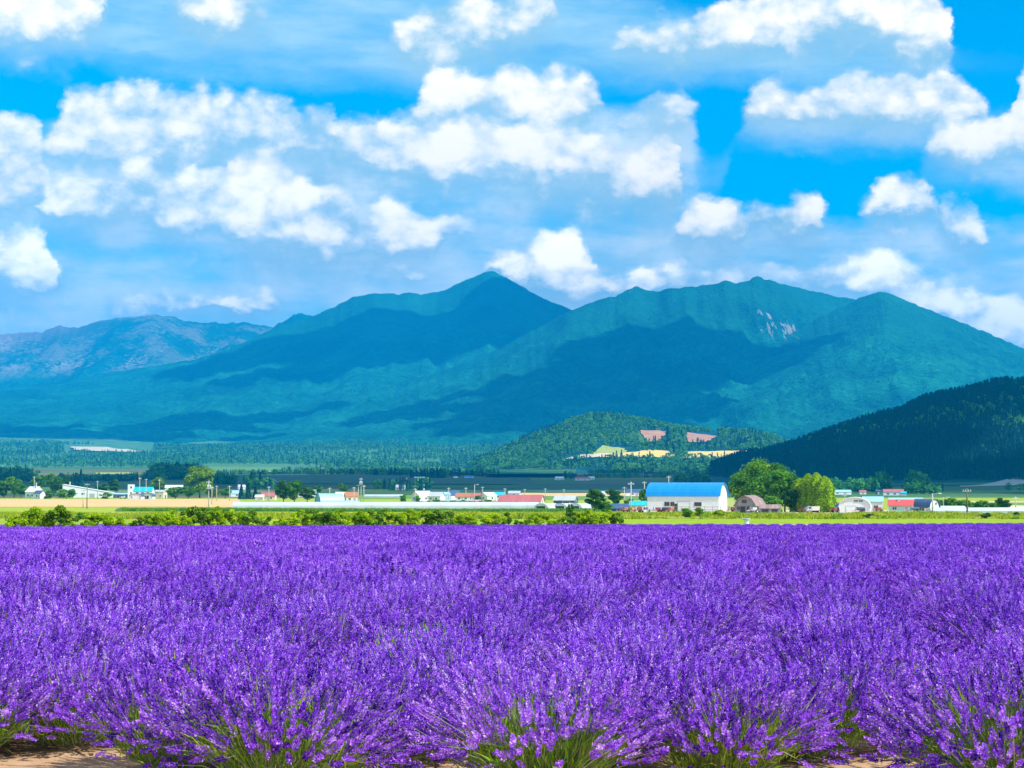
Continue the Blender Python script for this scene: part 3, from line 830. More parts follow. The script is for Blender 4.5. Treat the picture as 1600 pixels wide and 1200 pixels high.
def building(name, label, px, Y, rz, L, W, he, hr, style, wm, rm, wins=(), doors=(), group=None, over=.35, cat="building", dz=0.0, endm=None, thick=.16, chimney=None):
    x = XP(px, Y)
    e = empty(name, (x, Y, gz1(x, Y) + dz), rz)
    tag(e, label, cat, group)
    pr = roof_profile(style, W, he, hr)
    # walls
    bm = bmesh.new()
    sec = [(-W / 2, -.4)] + pr + [(W / 2, -.4)]
    A = [bm.verts.new((-L / 2, y, z)) for y, z in sec]; B = [bm.verts.new((L / 2, y, z)) for y, z in sec]
    bm.faces.new(A); bm.faces.new(B)
    for i in range(len(sec)):
        j = (i + 1) % len(sec); bm.faces.new((A[i], A[j], B[j], B[i]))
    part("wall", bm, wm, e)
    # roof: a shell that stands proud of the walls
    bm = bmesh.new()
    pin, pout = [], []
    n = len(pr)
    for i in range(n):
        d0 = Vector((pr[max(i - 1, 0)][0] - pr[i][0], pr[max(i - 1, 0)][1] - pr[i][1])); d1 = Vector((pr[min(i + 1, n - 1)][0] - pr[i][0], pr[min(i + 1, n - 1)][1] - pr[i][1]))
        t = (d1.normalized() if d1.length else Vector((0, 0))) - (d0.normalized() if d0.length else Vector((0, 0)))
        t.normalize(); nrm = Vector((-t.y, t.x))
        c = Vector(pr[i])
        if i == 0 and style != 'flat': c = c - t * over * .6
        if i == n - 1 and style != 'flat': c = c + t * over * .6
        pin.append(c + nrm * .012); pout.append(c + nrm * thick)
    loop = pin + pout[::-1]
    A = [bm.verts.new((-L / 2 - over, p.x, p.y)) for p in loop]; B = [bm.verts.new((L / 2 + over, p.x, p.y)) for p in loop]
    m_ = len(loop)
    for i in range(m_):
        j = (i + 1) % m_; bm.faces.new((A[i], A[j], B[j], B[i]))
    for i in range(n - 1):
        bm.faces.new((A[i], A[i + 1], A[m_ - 2 - i], A[m_ - 1 - i])); bm.faces.new((B[i], B[m_ - 1 - i], B[m_ - 2 - i], B[i + 1]))
    ro = part("roof", bm, rm, e)
    if chimney:
        bm = bmesh.new(); cx, cy, ch = chimney
        box(bm, cx - .35, cx + .35, cy - .35, cy + .35, he + hr * .3, he + hr + ch); part("chimney", bm, M_METAL, ro)
    if endm is not None:                    # a differently painted end wall
        bm = bmesh.new()
        vs = [bm.verts.new((-L / 2 - .03, y, z)) for y, z in sec]; ws = [bm.verts.new((-L / 2 - .005, y, z)) for y, z in sec]
        bm.faces.new(vs); bm.faces.new(ws)
        for i in range(len(sec)):
            j = (i + 1) % len(sec); bm.faces.new((vs[i], vs[j], ws[j], ws[i]))
        part("end_wall", bm, endm, e)
    def opening(nm, face, u, z, w, h, pm, fm, fw):
        def put(bmx, u0, u1, z0, z1, d0, d1):
            if face == 'F': box(bmx, u0, u1, -W / 2 - d1, -W / 2 - d0, z0, z1)
            elif face == 'R': box(bmx, L / 2 + d0, L / 2 + d1, u0, u1, z0, z1)
            else: box(bmx, -L / 2 - d1, -L / 2 - d0, u0, u1, z0, z1)
        b0 = .035 if (face == 'L' and endm is not None) else .004
        bm = bmesh.new(); put(bm, u - w / 2, u + w / 2, z, z + h, b0, b0 + .05)
        o = part(nm, bm, pm, e)
        bm = bmesh.new()
        put(bm, u - w / 2 - fw, u - w / 2 + .002, z - fw, z + h + fw, b0, b0 + .10); put(bm, u + w / 2 - .002, u + w / 2 + fw, z - fw, z + h + fw, b0, b0 + .10)
        put(bm, u - w / 2 + .002, u + w / 2 - .002, z + h - .002, z + h + fw, b0, b0 + .098); put(bm, u - w / 2 + .002, u + w / 2 - .002, z - fw, z + .002, b0, b0 + .098)
        if nm == 'window': put(bm, u - .04, u + .04, z, z + h, b0 + .051, b0 + .09)
        part("frame", bm, fm, o)
        return o
    for w_ in wins: opening("window", *w_[:5], M_PANE, w_[5] if len(w_) > 5 else M_TRIM, .09)
    for d_ in doors:
        o = opening("door", *d_[:5], d_[5] if len(d_) > 5 else M_DOOR, d_[6] if len(d_) > 6 else M_TRIM, .12)
    return e
M_WHITE = plain("white_painted_boards", (.78, .78, .76), .6, .3, .07, .8)
M_CREAM = plain("cream_render", (.72, .62, .46), .7, .2, .08, .8)
M_BLUE = plain("blue_painted_sheet_roof", (.004, .25, .62), .35, .5, .16, 1.0, streak=True)
M_TEAL = plain("turquoise_sheet_roof", (.02, .44, .56), .4, .5, .08, .6, streak=True)
M_LBLUE = plain("pale_blue_sheet_roof", (.30, .55, .74), .4, .5, .08, .6, streak=True)
M_NAVY = plain("dark_blue_sheet_roof", (.05, .10, .19), .4, .5, .12, .6, streak=True)
M_RED = plain("red_sheet_roof", (.62, .09, .08), .5, .4, .10, .6, streak=True)
M_DRED = plain("faded_red_sheet_roof", (.46, .13, .13), .55, .35, .12, .6, streak=True)
M_ORANGE = plain("orange_brown_roof", (.44, .17, .09), .6, .3, .12, .6)
M_GREY = plain("grey_sheet_metal", (.45, .48, .50), .45, .4, .12, .6, streak=True)
M_MINT = plain("mint_green_boards", (.40, .66, .50), .6, .3, .07, .8)
M_METAL = plain("galvanised_steel", (.52, .53, .54), .45, .4, .1, 3.)
M_PANE = plain("dark_window_glass", (.03, .045, .06), .12, .6, .2, 1.)
M_TRIM = plain("weathered_white_trim", (.66, .66, .63), .6, .3, .1, 2.)
M_DOOR = plain("grey_steel_door", (.42, .42, .42), .55, .3, .12, 1.)
M_BROWNTRIM = plain("brown_timber_trim", (.22, .15, .11), .8, .15, .2, 2.)
M_OLDWOOD = plain("bleached_grey_barn_wood", (.30, .28, .26), .9, .1, .32, 1.6, .4, 14.)
M_RUSTROOF = plain("rust_mauve_sheet_roof", (.30, .21, .19), .75, .2, .40, 1.1, .3, 8., streak=True)
M_RUST = plain("rusty_red_implement_paint", (.30, .085, .06), .8, .2, .35, 2.5, .3, 12.)
M_YELLOWP = plain("yellow_implement_paint", (.60, .38, .05), .7, .3, .2, 2.5)
M_TYRE = plain("black_tyre_rubber", (.025, .025, .025), .9, .1, .2, 4.)
M_POLE = plain("concrete_pole", (.52, .50, .46), .85, .15, .12, 2.)
M_WOODPOLE = plain("brown_wooden_pole", (.20, .14, .10), .9, .1, .2, 2.)
M_FILM = plain("milky_greenhouse_film", (.50, .53, .57), .45, .35, .12, .12)
M_DARKIN = plain("dark_inside_shade", (.05, .06, .07), .9, .1, .2, 1.)  # flat dark panels, painting the shade inside open ends and doorways
M_BEIGEP = plain("beige_vehicle_paint", (.62, .58, .50), .4, .4, .08, 2.)
def ordinal(n):
    w = "first second third fourth fifth sixth seventh eighth ninth tenth eleventh twelfth thirteenth fourteenth fifteenth sixteenth seventeenth eighteenth nineteenth".split()
    if n <= 19: return w[n - 1]
    t = {2: "twent", 3: "thirt", 4: "fort"}[n // 10]
    return t + "ieth" if n % 10 == 0 else t + "y-" + w[n % 10 - 1]
# ------------------------------------------------------------------ wooded hills on the plain
class Hill:
    def __init__(s, ridge, Yr, Yb, pw=.85, back=900., seed=1):
        s.rp = np.array(ridge, float); s.Yr, s.Yb, s.pw, s.back, s.seed = Yr, Yb, pw, back, seed
    def h(s, X, Y):
        X = np.asarray(X, float); Y = np.asarray(Y, float)
        px = 800 + F * X / np.maximum(Y, 1)
        px = px + 14 * (fbm(Y / 260., X / 260., 3, s.seed) - .5) * 2
        row = np.interp(px, s.rp[:, 0], s.rp[:, 1])
        zr = ZC + (HOR - row) / F * s.Yr
        zb0 = gz(X * s.Yr / np.maximum(Y, 1), np.full_like(X, s.Yr))
        amp = np.maximum(zr - zb0, 0)
        t = np.where(Y <= s.Yr, np.clip((Y - s.Yb) / (s.Yr - s.Yb), 0, 1), np.clip(1 - (Y - s.Yr) / s.back, 0, 1))
        sm = t * t * (3 - 2 * t)
        g_ = .55 * sm + .45 * np.sin(t * math.pi / 2) ** 1.2
        sp = 1 + .18 * (ridged(X / 420., Y / 700., 3, s.seed + 3) - .45) * np.sin(np.pi * t)
        return amp * g_ * sp
    def z(s, X, Y): return gz(X, Y) + s.h(X, Y)
    def depth(s, px, row):
        Y = np.linspace(s.Yb, s.Yr, 400); X = (px - 800) / F * Y
        r = HOR - F * (s.z(X, Y) - ZC) / Y
        k = int(np.argmax(r <= row)) if (r <= row).any() else 399
        return float(Y[k])
HILL_M = Hill([(700, 735), (740, 726), (775, 712), (800, 698), (830, 684), (860, 674), (885, 664), (905, 657), (940, 653), (980, 655), (1020, 660), (1060, 671), (1110, 676), (1160, 678), (1200, 684), (1240, 700), (1280, 716), (1330, 730)], 4700, 3700, back=1100., seed=4)
HILL_R = Hill([(1110, 742), (1140, 731), (1170, 722), (1200, 716), (1230, 707), (1280, 690), (1330, 672), (1370, 660), (1400, 653), (1440, 636), (1480, 628), (1520, 621), (1550, 612), (1575, 609), (1600, 611), (1660, 603), (1760, 594), (1900, 600), (2100, 640)], 2950, 2150, back=900., seed=9)
M_WOODFLOOR = plain("woodland_floor_hazed", (.010, .08, .085), .95, .05, .35, 1 / 40.)  # floor colour carries the same haze blue as the needles
def hill_sheet(name, H, px0, px1, n=160, m=90):
    A = (np.linspace(px0, px1, n) - 800) / F
    Yv = np.concatenate([np.linspace(H.Yb - 60, H.Yr, m), np.linspace(H.Yr, H.Yr + H.back, 30)[1:]])
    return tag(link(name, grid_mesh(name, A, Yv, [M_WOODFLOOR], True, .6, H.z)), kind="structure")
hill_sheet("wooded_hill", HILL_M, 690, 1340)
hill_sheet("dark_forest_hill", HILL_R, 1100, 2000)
def land(X, Y):
    return gz(X, Y) + np.maximum(HILL_M.h(X, Y), HILL_R.h(X, Y))

# ------------------------------------------------------------------ fields and paths, each a sheet lying on the land
def field_mat(name, a, b, sx=.05, sy=.3, sc=1.0, rough=.95):
    m, g, bs = mat(name, rough, .08)
    pos = g.n('ShaderNodeNewGeometry').outputs['Position']
    n = g.noise(g.v('MULTIPLY', pos, (sx, sy, 0.)), sc, 6., .65)
    n2 = g.noise(pos, .6, 3., .6)
    g.link(g.mix(g.smooth(g.m('ADD', g.m('MULTIPLY', n, .75), g.m('MULTIPLY', n2, .25)), .35, .65), a, b), bs.inputs['Base Color'])
    return m
M_WHEAT = field_mat("ripe_wheat", (.58, .36, .15), (.72, .48, .22))
M_PLOUGH = field_mat("ploughed_brown_soil", (.20, .13, .10), (.30, .21, .16))
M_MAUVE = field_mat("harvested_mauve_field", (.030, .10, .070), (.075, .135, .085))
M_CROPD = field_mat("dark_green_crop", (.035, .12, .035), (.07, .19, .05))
M_CROPM = field_mat("mid_green_crop", (.09, .22, .045), (.15, .30, .06))
M_CROPY = field_mat("pale_yellow_green_field", (.30, .36, .08), (.42, .44, .12))
M_LAWN = field_mat("bright_mown_grass", (.18, .30, .010), (.33, .42, .02), .2, .5)
M_BANKG = field_mat("rough_bank_grass", (.20, .28, .02), (.36, .36, .05), .15, .6)
M_PATH = field_mat("dry_sandy_path", (.56, .42, .27), (.68, .54, .37), .4, .6)
M_BARE = field_mat("bare_pinkish_clearing", (.38, .19, .11), (.50, .28, .18), .03, .05)
M_GOLD = field_mat("golden_barley", (.66, .47, .12), (.76, .58, .20), .02, .08)
M_PALE = field_mat("pale_stubble", (.55, .48, .30), (.68, .60, .40), .02, .08)
M_FILMF = field_mat("white_crop_film", (.66, .68, .72), (.80, .81, .82), .02, .3)
M_ROAD = field_mat("grey_farm_road", (.36, .34, .33), (.44, .42, .40), .1, .1)
def patch(name, corners, m, dz=.05, zf=None, nx=24, ny=16, wob=0.0, seed=0):
    """corners: near-left, near-right, far-right, far-left as (px, depth)"""
    (a0, y0), (a1, y1), (a2, y2), (a3, y3) = [(XP(p, y), y) for p, y in corners]
    u, v = np.meshgrid(np.linspace(0, 1, nx), np.linspace(0, 1, ny))
    X = (a0 * (1 - u) + a1 * u) * (1 - v) + (a3 * (1 - u) + a2 * u) * v
    Y = (y0 * (1 - u) + y1 * u) * (1 - v) + (y3 * (1 - u) + y2 * u) * v
    if wob:
        X = X + wob * (fbm(u * 9, v * 5, 3, seed) - .5) * 2; Y = Y + wob * 1.6 * (fbm(u * 7 + 3, v * 5 + 9, 3, seed + 1) - .5) * 2
    Z = (zf or land)(X, Y) + dz
    i = (np.arange(ny - 1)[:, None] * nx + np.arange(nx - 1)[None, :]).ravel()
    me = np_mesh(name, np.stack([X, Y, Z], -1).reshape(-1, 3), np.stack([i, i + 1, i + nx + 1, i + nx], 1), [m], True)
    return tag(link(name, me), kind="structure")
def rows4(name, px0, px1, rn, rf, m, px2=None, px3=None, **kw):
    yn, yf = YR(rn), YR(rf)
    return patch(name, [(px0, yn), (px1, yn), (px2 if px2 is not None else px1, yf), (px3 if px3 is not None else px0, yf)], m, **kw)
# near strips beyond the lavender
patch("mown_grass_strip", [(-300, 118), (980, 171), (980, 262), (-300, 235)], M_LAWN, .02, nx=60, ny=20)
patch("mown_grass_strip", [(980, 171), (1900, 200), (1900, 262), (980, 262)], M_LAWN, .02, nx=60, ny=20)
patch("sandy_path", [(925, 190), (1900, 212), (1900, 224), (925, 204)], M_PATH, .05, nx=60, ny=5, wob=.8)
patch("rough_bank", [(-300, 262), (1900, 268), (1900, 425), (-300, 440)], M_BANKG, .03, nx=90, ny=24)
rows4("crop_strip", 180, 960, 799.5, 797.2, M_CROPD, dz=.06, nx=50, ny=6)
rows4("wheat_field", -200, 384, 792.2, 779.8, M_WHEAT, px2=372, nx=40, ny=12, dz=.08)
rows4("soil_strip", 182, 260, 796.2, 794.5, M_PLOUGH, nx=12, ny=4, dz=.07)
rows4("farmyard", 985, 1470, 803.2, 796.5, M_PATH, nx=30, ny=8, dz=.05, wob=3.)
rows4("wheat_field", 795, 1000, 775.5, 770.5, M_WHEAT, dz=.1)
rows4("green_field", 850, 1000, 781, 776, M_CROPM, dz=.1)
rows4("green_field", 560, 690, 779.0, 774.0, M_CROPM, dz=.1)
rows4("pale_field", 1130, 1170, 792, 780, M_CROPY, dz=.1)
rows4("farm_road", 1440, 1700, 785.2, 783.6, M_PATH, dz=.12)
rows4("green_field", 1460, 1700, 794, 785.6, M_CROPM, dz=.08)
rows4("sandy_patch", 1575, 1680, 796, 790, M_PATH, dz=.13, wob=4.)
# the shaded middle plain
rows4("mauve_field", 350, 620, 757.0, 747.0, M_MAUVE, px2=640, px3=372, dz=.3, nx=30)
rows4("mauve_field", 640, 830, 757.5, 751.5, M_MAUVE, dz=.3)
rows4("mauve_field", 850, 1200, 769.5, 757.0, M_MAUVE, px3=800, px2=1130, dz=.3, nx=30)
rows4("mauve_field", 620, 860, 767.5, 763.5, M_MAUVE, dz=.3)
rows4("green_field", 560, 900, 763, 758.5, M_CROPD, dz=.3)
rows4("white_film_field", 392, 472, 739.4, 733.6, M_FILMF, px2=458, dz=.5)
rows4("green_field", 300, 450, 733.4, 726.5, M_CROPM, px3=330, dz=.5)
rows4("yellow_field", 148, 212, 746.5, 741.0, M_CROPY, dz=.5)
rows4("pale_field", 630, 735, 740.6, 734.2, M_PALE, px3=600, dz=.5)
rows4("pale_field", 722, 760, 741, 736.2, M_PALE, dz=.5)
rows4("green_field", 760, 900, 744, 734, M_CROPD, dz=.5)
rows4("green_field", 868, 1010, 733, 720.5, M_CROPD, dz=.6)
rows4("green_field", 1180, 1700, 771, 757.5, M_CROPD, dz=.3, nx=40)
rows4("green_field", 1290, 1700, 756.5, 748.5, M_CROPM, dz=.35, nx=40)
rows4("green_field", 1230, 1410, 755.5, 750.5, M_CROPM, dz=.4)
patch("brown_hill_field", [(1385, YR(756.5)), (1512, YR(752.5)), (1478, YR(746.)), (1430, YR(745.))], M_PLOUGH, .7)
patch("farm_road", [(1500, YR(761.3)), (1720, YR(755.5)), (1720, YR(754.4)), (1500, YR(759.9))], M_ROAD, .8)
patch("farm_road", [(1340, YR(769.6)), (1600, YR(768.6)), (1600, YR(768.0)), (1340, YR(769.0))], M_ROAD, .6)
patch("farm_road", [(1115, YR(743.3)), (1180, YR(743.3)), (1180, YR(742.6)), (1115, YR(742.6))], M_FILMF, .9)
patch("farm_road", [(840, YR(742.6)), (1120, YR(742.6)), (1120, YR(741.9)), (840, YR(741.9))], M_ROAD, .6)
# sunlit clearings farther back
def hpatch(name, cs, m, H, dz=2.0, **kw): return patch(name, [(p, H.depth(p, r)) for p, r in cs], m, dz, **kw)
hpatch("golden_field", [(945, 717), (1120, 719), (1182, 706), (1000, 706)], M_GOLD, HILL_M, 3.0, wob=8.)
hpatch("pale_field", [(875, 721), (945, 717), (960, 710), (905, 714)], M_PALE, HILL_M, 3.0, wob=8.)
hpatch("yellow_field", [(925, 713), (985, 713), (975, 702), (940, 698)], M_CROPY, HILL_M, 2.6, wob=6.)
hpatch("bare_clearing", [(1012, 693), (1034, 692), (1042, 676), (1000, 675)], M_BARE, HILL_M, 3.0, wob=5.)
hpatch("bare_clearing", [(1078, 693), (1110, 692), (1120, 683), (1068, 677)], M_BARE, HILL_M, 3.0, wob=5.)
patch("pale_clearing", [(118, YR(704)), (235, YR(708)), (165, YR(697)), (108, YR(697.5))], M_PALE, 6., wob=10.)
CLEAR = [  # screen-free list of woodless places: (px0, px1, row0, row1)
  (100, 240, 695, 709), (300, 455, 726, 740), (146, 214, 740, 747), (950, 1048, 706, 718), (1072, 1178, 706, 718), (882, 950, 712, 721), (930, 984, 699, 714), (998, 1042, 674, 693), (1066, 1122, 676, 694), (600, 762, 733, 742), (385, 475, 731, 741),
]
# ------------------------------------------------------------------ far woodland (reads as one mass): scattered trees
def src_tree(key, mt, n, kind, leaf, k, **kw):
    s = crown_soup(1500 + 7 * k + len(key), n, kind, leaf, **kw)
    return source(key, s.mesh(key, [mt]))
FAR_B = [src_tree("far_broad_tree", M_LEAF_E, 90, 'broad', .10, k, clumps=9, shape=(.34, .34, .40), cz=.52) for k in range(4)]
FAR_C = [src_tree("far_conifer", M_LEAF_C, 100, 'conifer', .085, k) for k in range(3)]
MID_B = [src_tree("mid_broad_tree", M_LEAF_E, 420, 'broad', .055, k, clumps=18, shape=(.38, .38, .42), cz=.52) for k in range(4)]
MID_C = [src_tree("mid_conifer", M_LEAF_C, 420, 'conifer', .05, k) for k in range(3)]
SRC = FAR_B + FAR_C + MID_B + MID_C          # 0-3, 4-6, 7-10, 11-13
def to_px(X, Y, Z): return 800 + F * X / Y, HOR - F * (Z - ZC) / Y
def wood(name, label, N, px0, px1, y0, y1, zf, hgt, conif, mid, seed, keep=None, dens=None):
    r = np.random.default_rng(seed)
    Y = np.sqrt(r.uniform(y0 ** 2, y1 ** 2, N)); X = (r.uniform(px0, px1, N) - 800) / F * Y
    Z = zf(X, Y)
    px, row = to_px(X, Y, Z)
    ok = np.ones(N, bool)
    for (a, b, c, d) in CLEAR: ok &= ~((px > a) & (px < b) & (row > c) & (row < d))
    if keep is not None: ok &= keep(px, row, X, Y)
    if dens is not None: ok &= r.random(N) < dens(X, Y)
    X, Y, Z = X[ok], Y[ok], Z[ok]; n = len(X)
    cf = r.random(n) < (conif(X, Y) if callable(conif) else conif)
    var = np.where(cf, (11 if mid else 4) + r.integers(0, 3, n), (7 if mid else 0) + r.integers(0, 4, n))
    sc = hgt * r.uniform(.5, 1.25, n) * np.where(cf, 1.1, .95) * (.7 + .65 * fbm(X / 120., Y / 170., 3, seed + 50))
    print(name, n)
    return scatter(name, np.column_stack([X, Y, Z - .3]), r.random(n) * 6.283, sc, var, SRC, label, "woodland")
gy_ = [HILL_M.depth(1060, q) for q in (716, 684)]
_r = np.random.default_rng(4)
_y = _r.uniform(gy_[0], gy_[1], 70); _x = (_r.uniform(1051, 1069, 70) - 800) / F * _y
scatter("dark_grove", np.column_stack([_x, _y, HILL_M.z(_x, _y)]), _r.random(70) * 6.28, _r.uniform(20, 30, 70), np.where(_r.random(70) < .5, 11, 8), SRC, "tall dark grove cutting across the golden field on the hill", "woodland")
patchy = lambda X, Y: np.clip(2.6 * (fbm(X / 330., Y / 500., 4, 61) - .28), .15, 1)
wood("plain_woodland", "broad green woodland spreading over the plain below the mountains", 56000, -120, 1720, 4700, 8300, gz, 15., .18, False, 1, dens=patchy)
wood("hill_woodland", "green mixed woodland covering the low hill with bare clearings", 15000, 700, 1330, 3750, 5500, HILL_M.z, 15., lambda X, Y: np.clip(fbm(X / 200., Y / 300., 3, 5) * 1.6 - .68, 0, 1), False, 2, keep=lambda px, row, X, Y: HILL_M.h(X, Y) > 8)
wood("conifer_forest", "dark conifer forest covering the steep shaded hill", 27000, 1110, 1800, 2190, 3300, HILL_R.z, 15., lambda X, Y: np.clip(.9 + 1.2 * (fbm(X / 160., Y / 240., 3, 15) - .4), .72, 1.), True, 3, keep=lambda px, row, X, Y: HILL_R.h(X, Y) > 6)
# shelter belts and groves standing on the plain: (px centre, half width px, foot row, height m, conifer share, number)
BELTS = [(20, 34, 752, 20, .2, 130), (275, 36, 748, 24, .3, 240), (150, 60, 752, 11, .3, 150), (230, 30, 750, 12, .3, 60), (340, 26, 757, 15, .6, 60), (400, 24, 765, 12, .5, 22), (415, 75, 741, 10, .6, 130), (400, 12, 762, 16, .5, 18), (640, 60, 745, 16, .7, 110), (560, 80, 741, 11, .4, 160),
         (735, 45, 743, 13, .5, 70), (690, 130, 735, 14, .3, 260), (820, 70, 727, 16, .3, 260), (890, 10, 747, 12, .4, 10), (605, 16, 765, 11, .5, 14), (640, 34, 767, 12, .6, 26), (935, 22, 735, 20, .2, 60), (1040, 80, 738, 22, .25, 330), (1130, 20, 738, 14, .3, 30), (1080, 26, 756, 15, .1, 40), (1000, 90, 745, 8, .1, 120),
         (1060, 9, 721, 42, .1, 40), (1175, 40, 741, 16, .4, 90), (1330, 44, 770, 12, .2, 40), (1378, 9, 768, 17, .1, 12), (1432, 9, 769, 18, .1, 14), (1425, 18, 772, 9, .2, 20), (1458, 8, 772, 9, .2, 10), (1467, 5, 768, 8, .2, 6), (1300, 26, 768, 11, .2, 20), (1480, 14, 749, 13, .5, 30), (960, 40, 741, 12, .2, 60), (500, 60, 738, 12, .3, 120), (1600, 30, 768, 8, .2, 10)]
X, Y, S_, V_ = [], [], [], []
r = np.random.default_rng(33)
for (pc, hw, row, h_, cfr, n) in BELTS:
    y = YR(row)
    yy = y + np.abs(r.normal(0, 1, n)) * hw / F * y * .35
    X.append((pc + r.uniform(-hw, hw, n) - 800) / F * yy); Y.append(yy)
    S_.append(h_ * r.uniform(.6, 1.15, n)); cf = r.random(n) < cfr
    V_.append(np.where(cf, 11 + r.integers(0, 3, n), 7 + r.integers(0, 4, n)))
X, Y, S_, V_ = map(np.concatenate, (X, Y, S_, V_))
scatter("shelter_belt_trees", np.column_stack([X, Y, gz(X, Y) - .2]), r.random(len(X)) * 6.283, S_, V_, SRC, "dark groves and shelter belts among the far shaded fields", "woodland")
# grass tufts on the bank and the crop rows behind it
def tuft(seed, mt, n=26, h=1.0):
    r = np.random.default_rng(seed); s = Soup()
    p = np.column_stack([r.normal(0, .3, (n, 2)), np.zeros(n)])
    d = unit(np.column_stack([r.normal(0, .45, (n, 2)), np.ones(n)])); a, b = frame(d)
    ln = r.uniform(.5, 1.0, n)[:, None] * h; w = r.uniform(.05, .11, n)[:, None]
    s.quads(np.stack([p - a * w, p + a * w, p + d * ln * .6 + a * w * .8, p + d * ln], 1), r.uniform(.1, 1, n), 0)
    return source("grass_tuft", s.mesh("grass_tuft", [mt]))
M_GRASSB = leaf_mat("rough_grass_blades", [(0., (.14, .22, .006)), (.45, (.34, .46, .010)), (.75, (.50, .58, .014)), (1., (.60, .46, .09))], .35, .6, .5)
TUFT = [tuft(k, M_GRASSB) for k in range(4)] + [tuft(9 + k, M_LEAF_A) for k in range(2)]
N = 15000
Y = np.sqrt(r.uniform(255 ** 2, 430 ** 2, N)); X = (r.uniform(-120, 1720, N) - 800) / F * Y
den = fbm(X / 12., Y / 30., 4, 71)
ok = r.random(N) < np.clip((den - .3) * 3.2, .05, 1)
X, Y = X[ok], Y[ok]; den = den[ok]
scatter("bank_grass", np.column_stack([X, Y, gz(X, Y)]), r.random(len(X)) * 6.28, (.35 + 1.0 * (den - .3)) * r.uniform(.6, 1.5, len(X)), np.where(r.random(len(X)) < .9, r.integers(0, 4, len(X)), 4 + r.integers(0, 2, len(X))), TUFT, "long yellow-green grass on the rough bank beyond the lavender", "grass")
N = 5200
yn, yf = YR(799.3), YR(797.3)
Y = r.uniform(yn, yf, N); X = (r.uniform(190, 950, N) - 800) / F * Y
scatter("crop_rows", np.column_stack([X, Y, gz(X, Y)]), r.random(N) * 6.28, r.uniform(.7, 1.2, N), 4 + r.integers(0, 2, N), TUFT, "low dark green crop rows in front of the plastic tunnels", "crop")
# ------------------------------------------------------------------ farm by the road (right of centre)
W_ = M_WHITE
Y0 = 500.
k0 = F / Y0
building("barn", "big white barn with a bowed bright blue roof and dark windows", 1074, 506, R(-20), 20.5, 10.0, 4.75, 3.5, 'round', W_, M_BLUE,
         wins=[('F', -4.6, 1.9, 1.3, 1.0, M_BROWNTRIM), ('F', -3.0, 1.9, 1.0, 1.0, M_BROWNTRIM), ('F', 4.3, 1.9, 1.9, .95, M_BROWNTRIM), ('L', 0.0, 4.9, 1.2, 1.0)],
         doors=[('F', .3, 0.0, 3.4, 3.1, M_WHITE, M_DOOR), ('F', -2.0, 0.0, .8, 2.4, M_PANE, M_BROWNTRIM)], over=.5, cat="barn")
building("shed", "small white shed with a turquoise roof beside the big barn", 997, 545, R(-8), 4.6, 4.0, 1.9, 1.2, 'gable', W_, M_TEAL, wins=[('F', 0.6, .8, .9, .7)], doors=[('F', -1.2, 0, .9, 1.7)], cat="shed")
# old gambrel barn with a lean-to
ob = building("old_barn", "weathered grey gambrel barn with a rusty mauve roof and lean-to", 1172, 470, R(62), 7.0, 5.8, 2.0, 2.5, 'gambrel', M_OLDWOOD, M_RUSTROOF,
         wins=[('L', .3, 2.7, 1.2, .7, M_BROWNTRIM), ('L', -.9, .9, .9, .8, M_BROWNTRIM), ('L', 1.9, .9, .7, .7, M_BROWNTRIM)], doors=[('L', .7, 0., 1.3, 1.7, M_DARKIN, M_BROWNTRIM), ('F', -1.5, 0, 1.6, 1.8, M_DARKIN, M_BROWNTRIM)], over=.5, cat="barn")
building("lean_to", "low open lean-to with patched tin roof against the old grey barn", 1203, 467, R(-10), 5.2, 3.4, 1.2, .9, 'gable', M_OLDWOOD, M_RUSTROOF, doors=[('F', -1.2, 0, 1.7, 1.05, M_DARKIN, M_BROWNTRIM), ('F', 1.2, 0, 1.5, 1.0, M_DARKIN, M_BROWNTRIM)], cat="shed", over=.3)
building("arched_hall", "white round-topped farm hall with a turquoise end beside the clipped trees", 1336, 482, R(78), 9.0, 8.2, 1.7, 2.4, 'arch', W_, M_WHITE, wins=[('L', -1.6, 3.0, 1.0, .4), ('L', -.3, 3.0, 1.0, .4), ('L', -2.3, .9, .9, .5)], doors=[('L', 1.0, 0, 2.4, 1.9, M_WHITE, M_TRIM)], cat="hall")
building("shed", "turquoise tin shed leaning at the arched hall's shoulder", 1313, 488, R(70), 3.0, 2.4, 1.2, 1.3, 'arch', M_TEAL, M_TEAL, doors=[('L', 0, 0, 1.0, 1.5, M_DARKIN)], cat="shed")
building("shed", "small orange-red shed between the clipped trees and the arched hall", 1306, 500, R(5), 2.2, 2.4, 1.9, .8, 'gable', M_ORANGE, M_ORANGE, doors=[('F', .3, 0, .8, 1.6, M_DARKIN)], cat="shed")
building("house", "white house with a pale blue roof behind the arched hall", 1364, 505, R(-12), 5.2, 4.6, 3.0, 1.3, 'gable', W_, M_LBLUE, wins=[('F', .8, 1.2, 1.2, .8), ('R', 0, 1.3, .9, .9)], doors=[('F', -1.4, 0, .9, 1.9)], cat="house")
building("house", "mint green house with a bright red gable roof", 1408, 500, R(-18), 6.4, 4.4, 1.9, 1.6, 'gable', M_MINT, M_RED, wins=[('F', -1.6, .8, 1.1, .7), ('R', 0, 1.5, .7, .8)], doors=[('F', 1.6, 0, .9, 1.7)], cat="house", chimney=(-.6, -.5, .3))
building("house", "white house with a long grey-blue roof behind the red roof", 1415, 560, R(-6), 10., 5., 2.6, 1.5, 'gable', W_, M_LBLUE, wins=[('F', -2, 1., 1.2, .8), ('F', 2, 1., 1.2, .8)], cat="house")
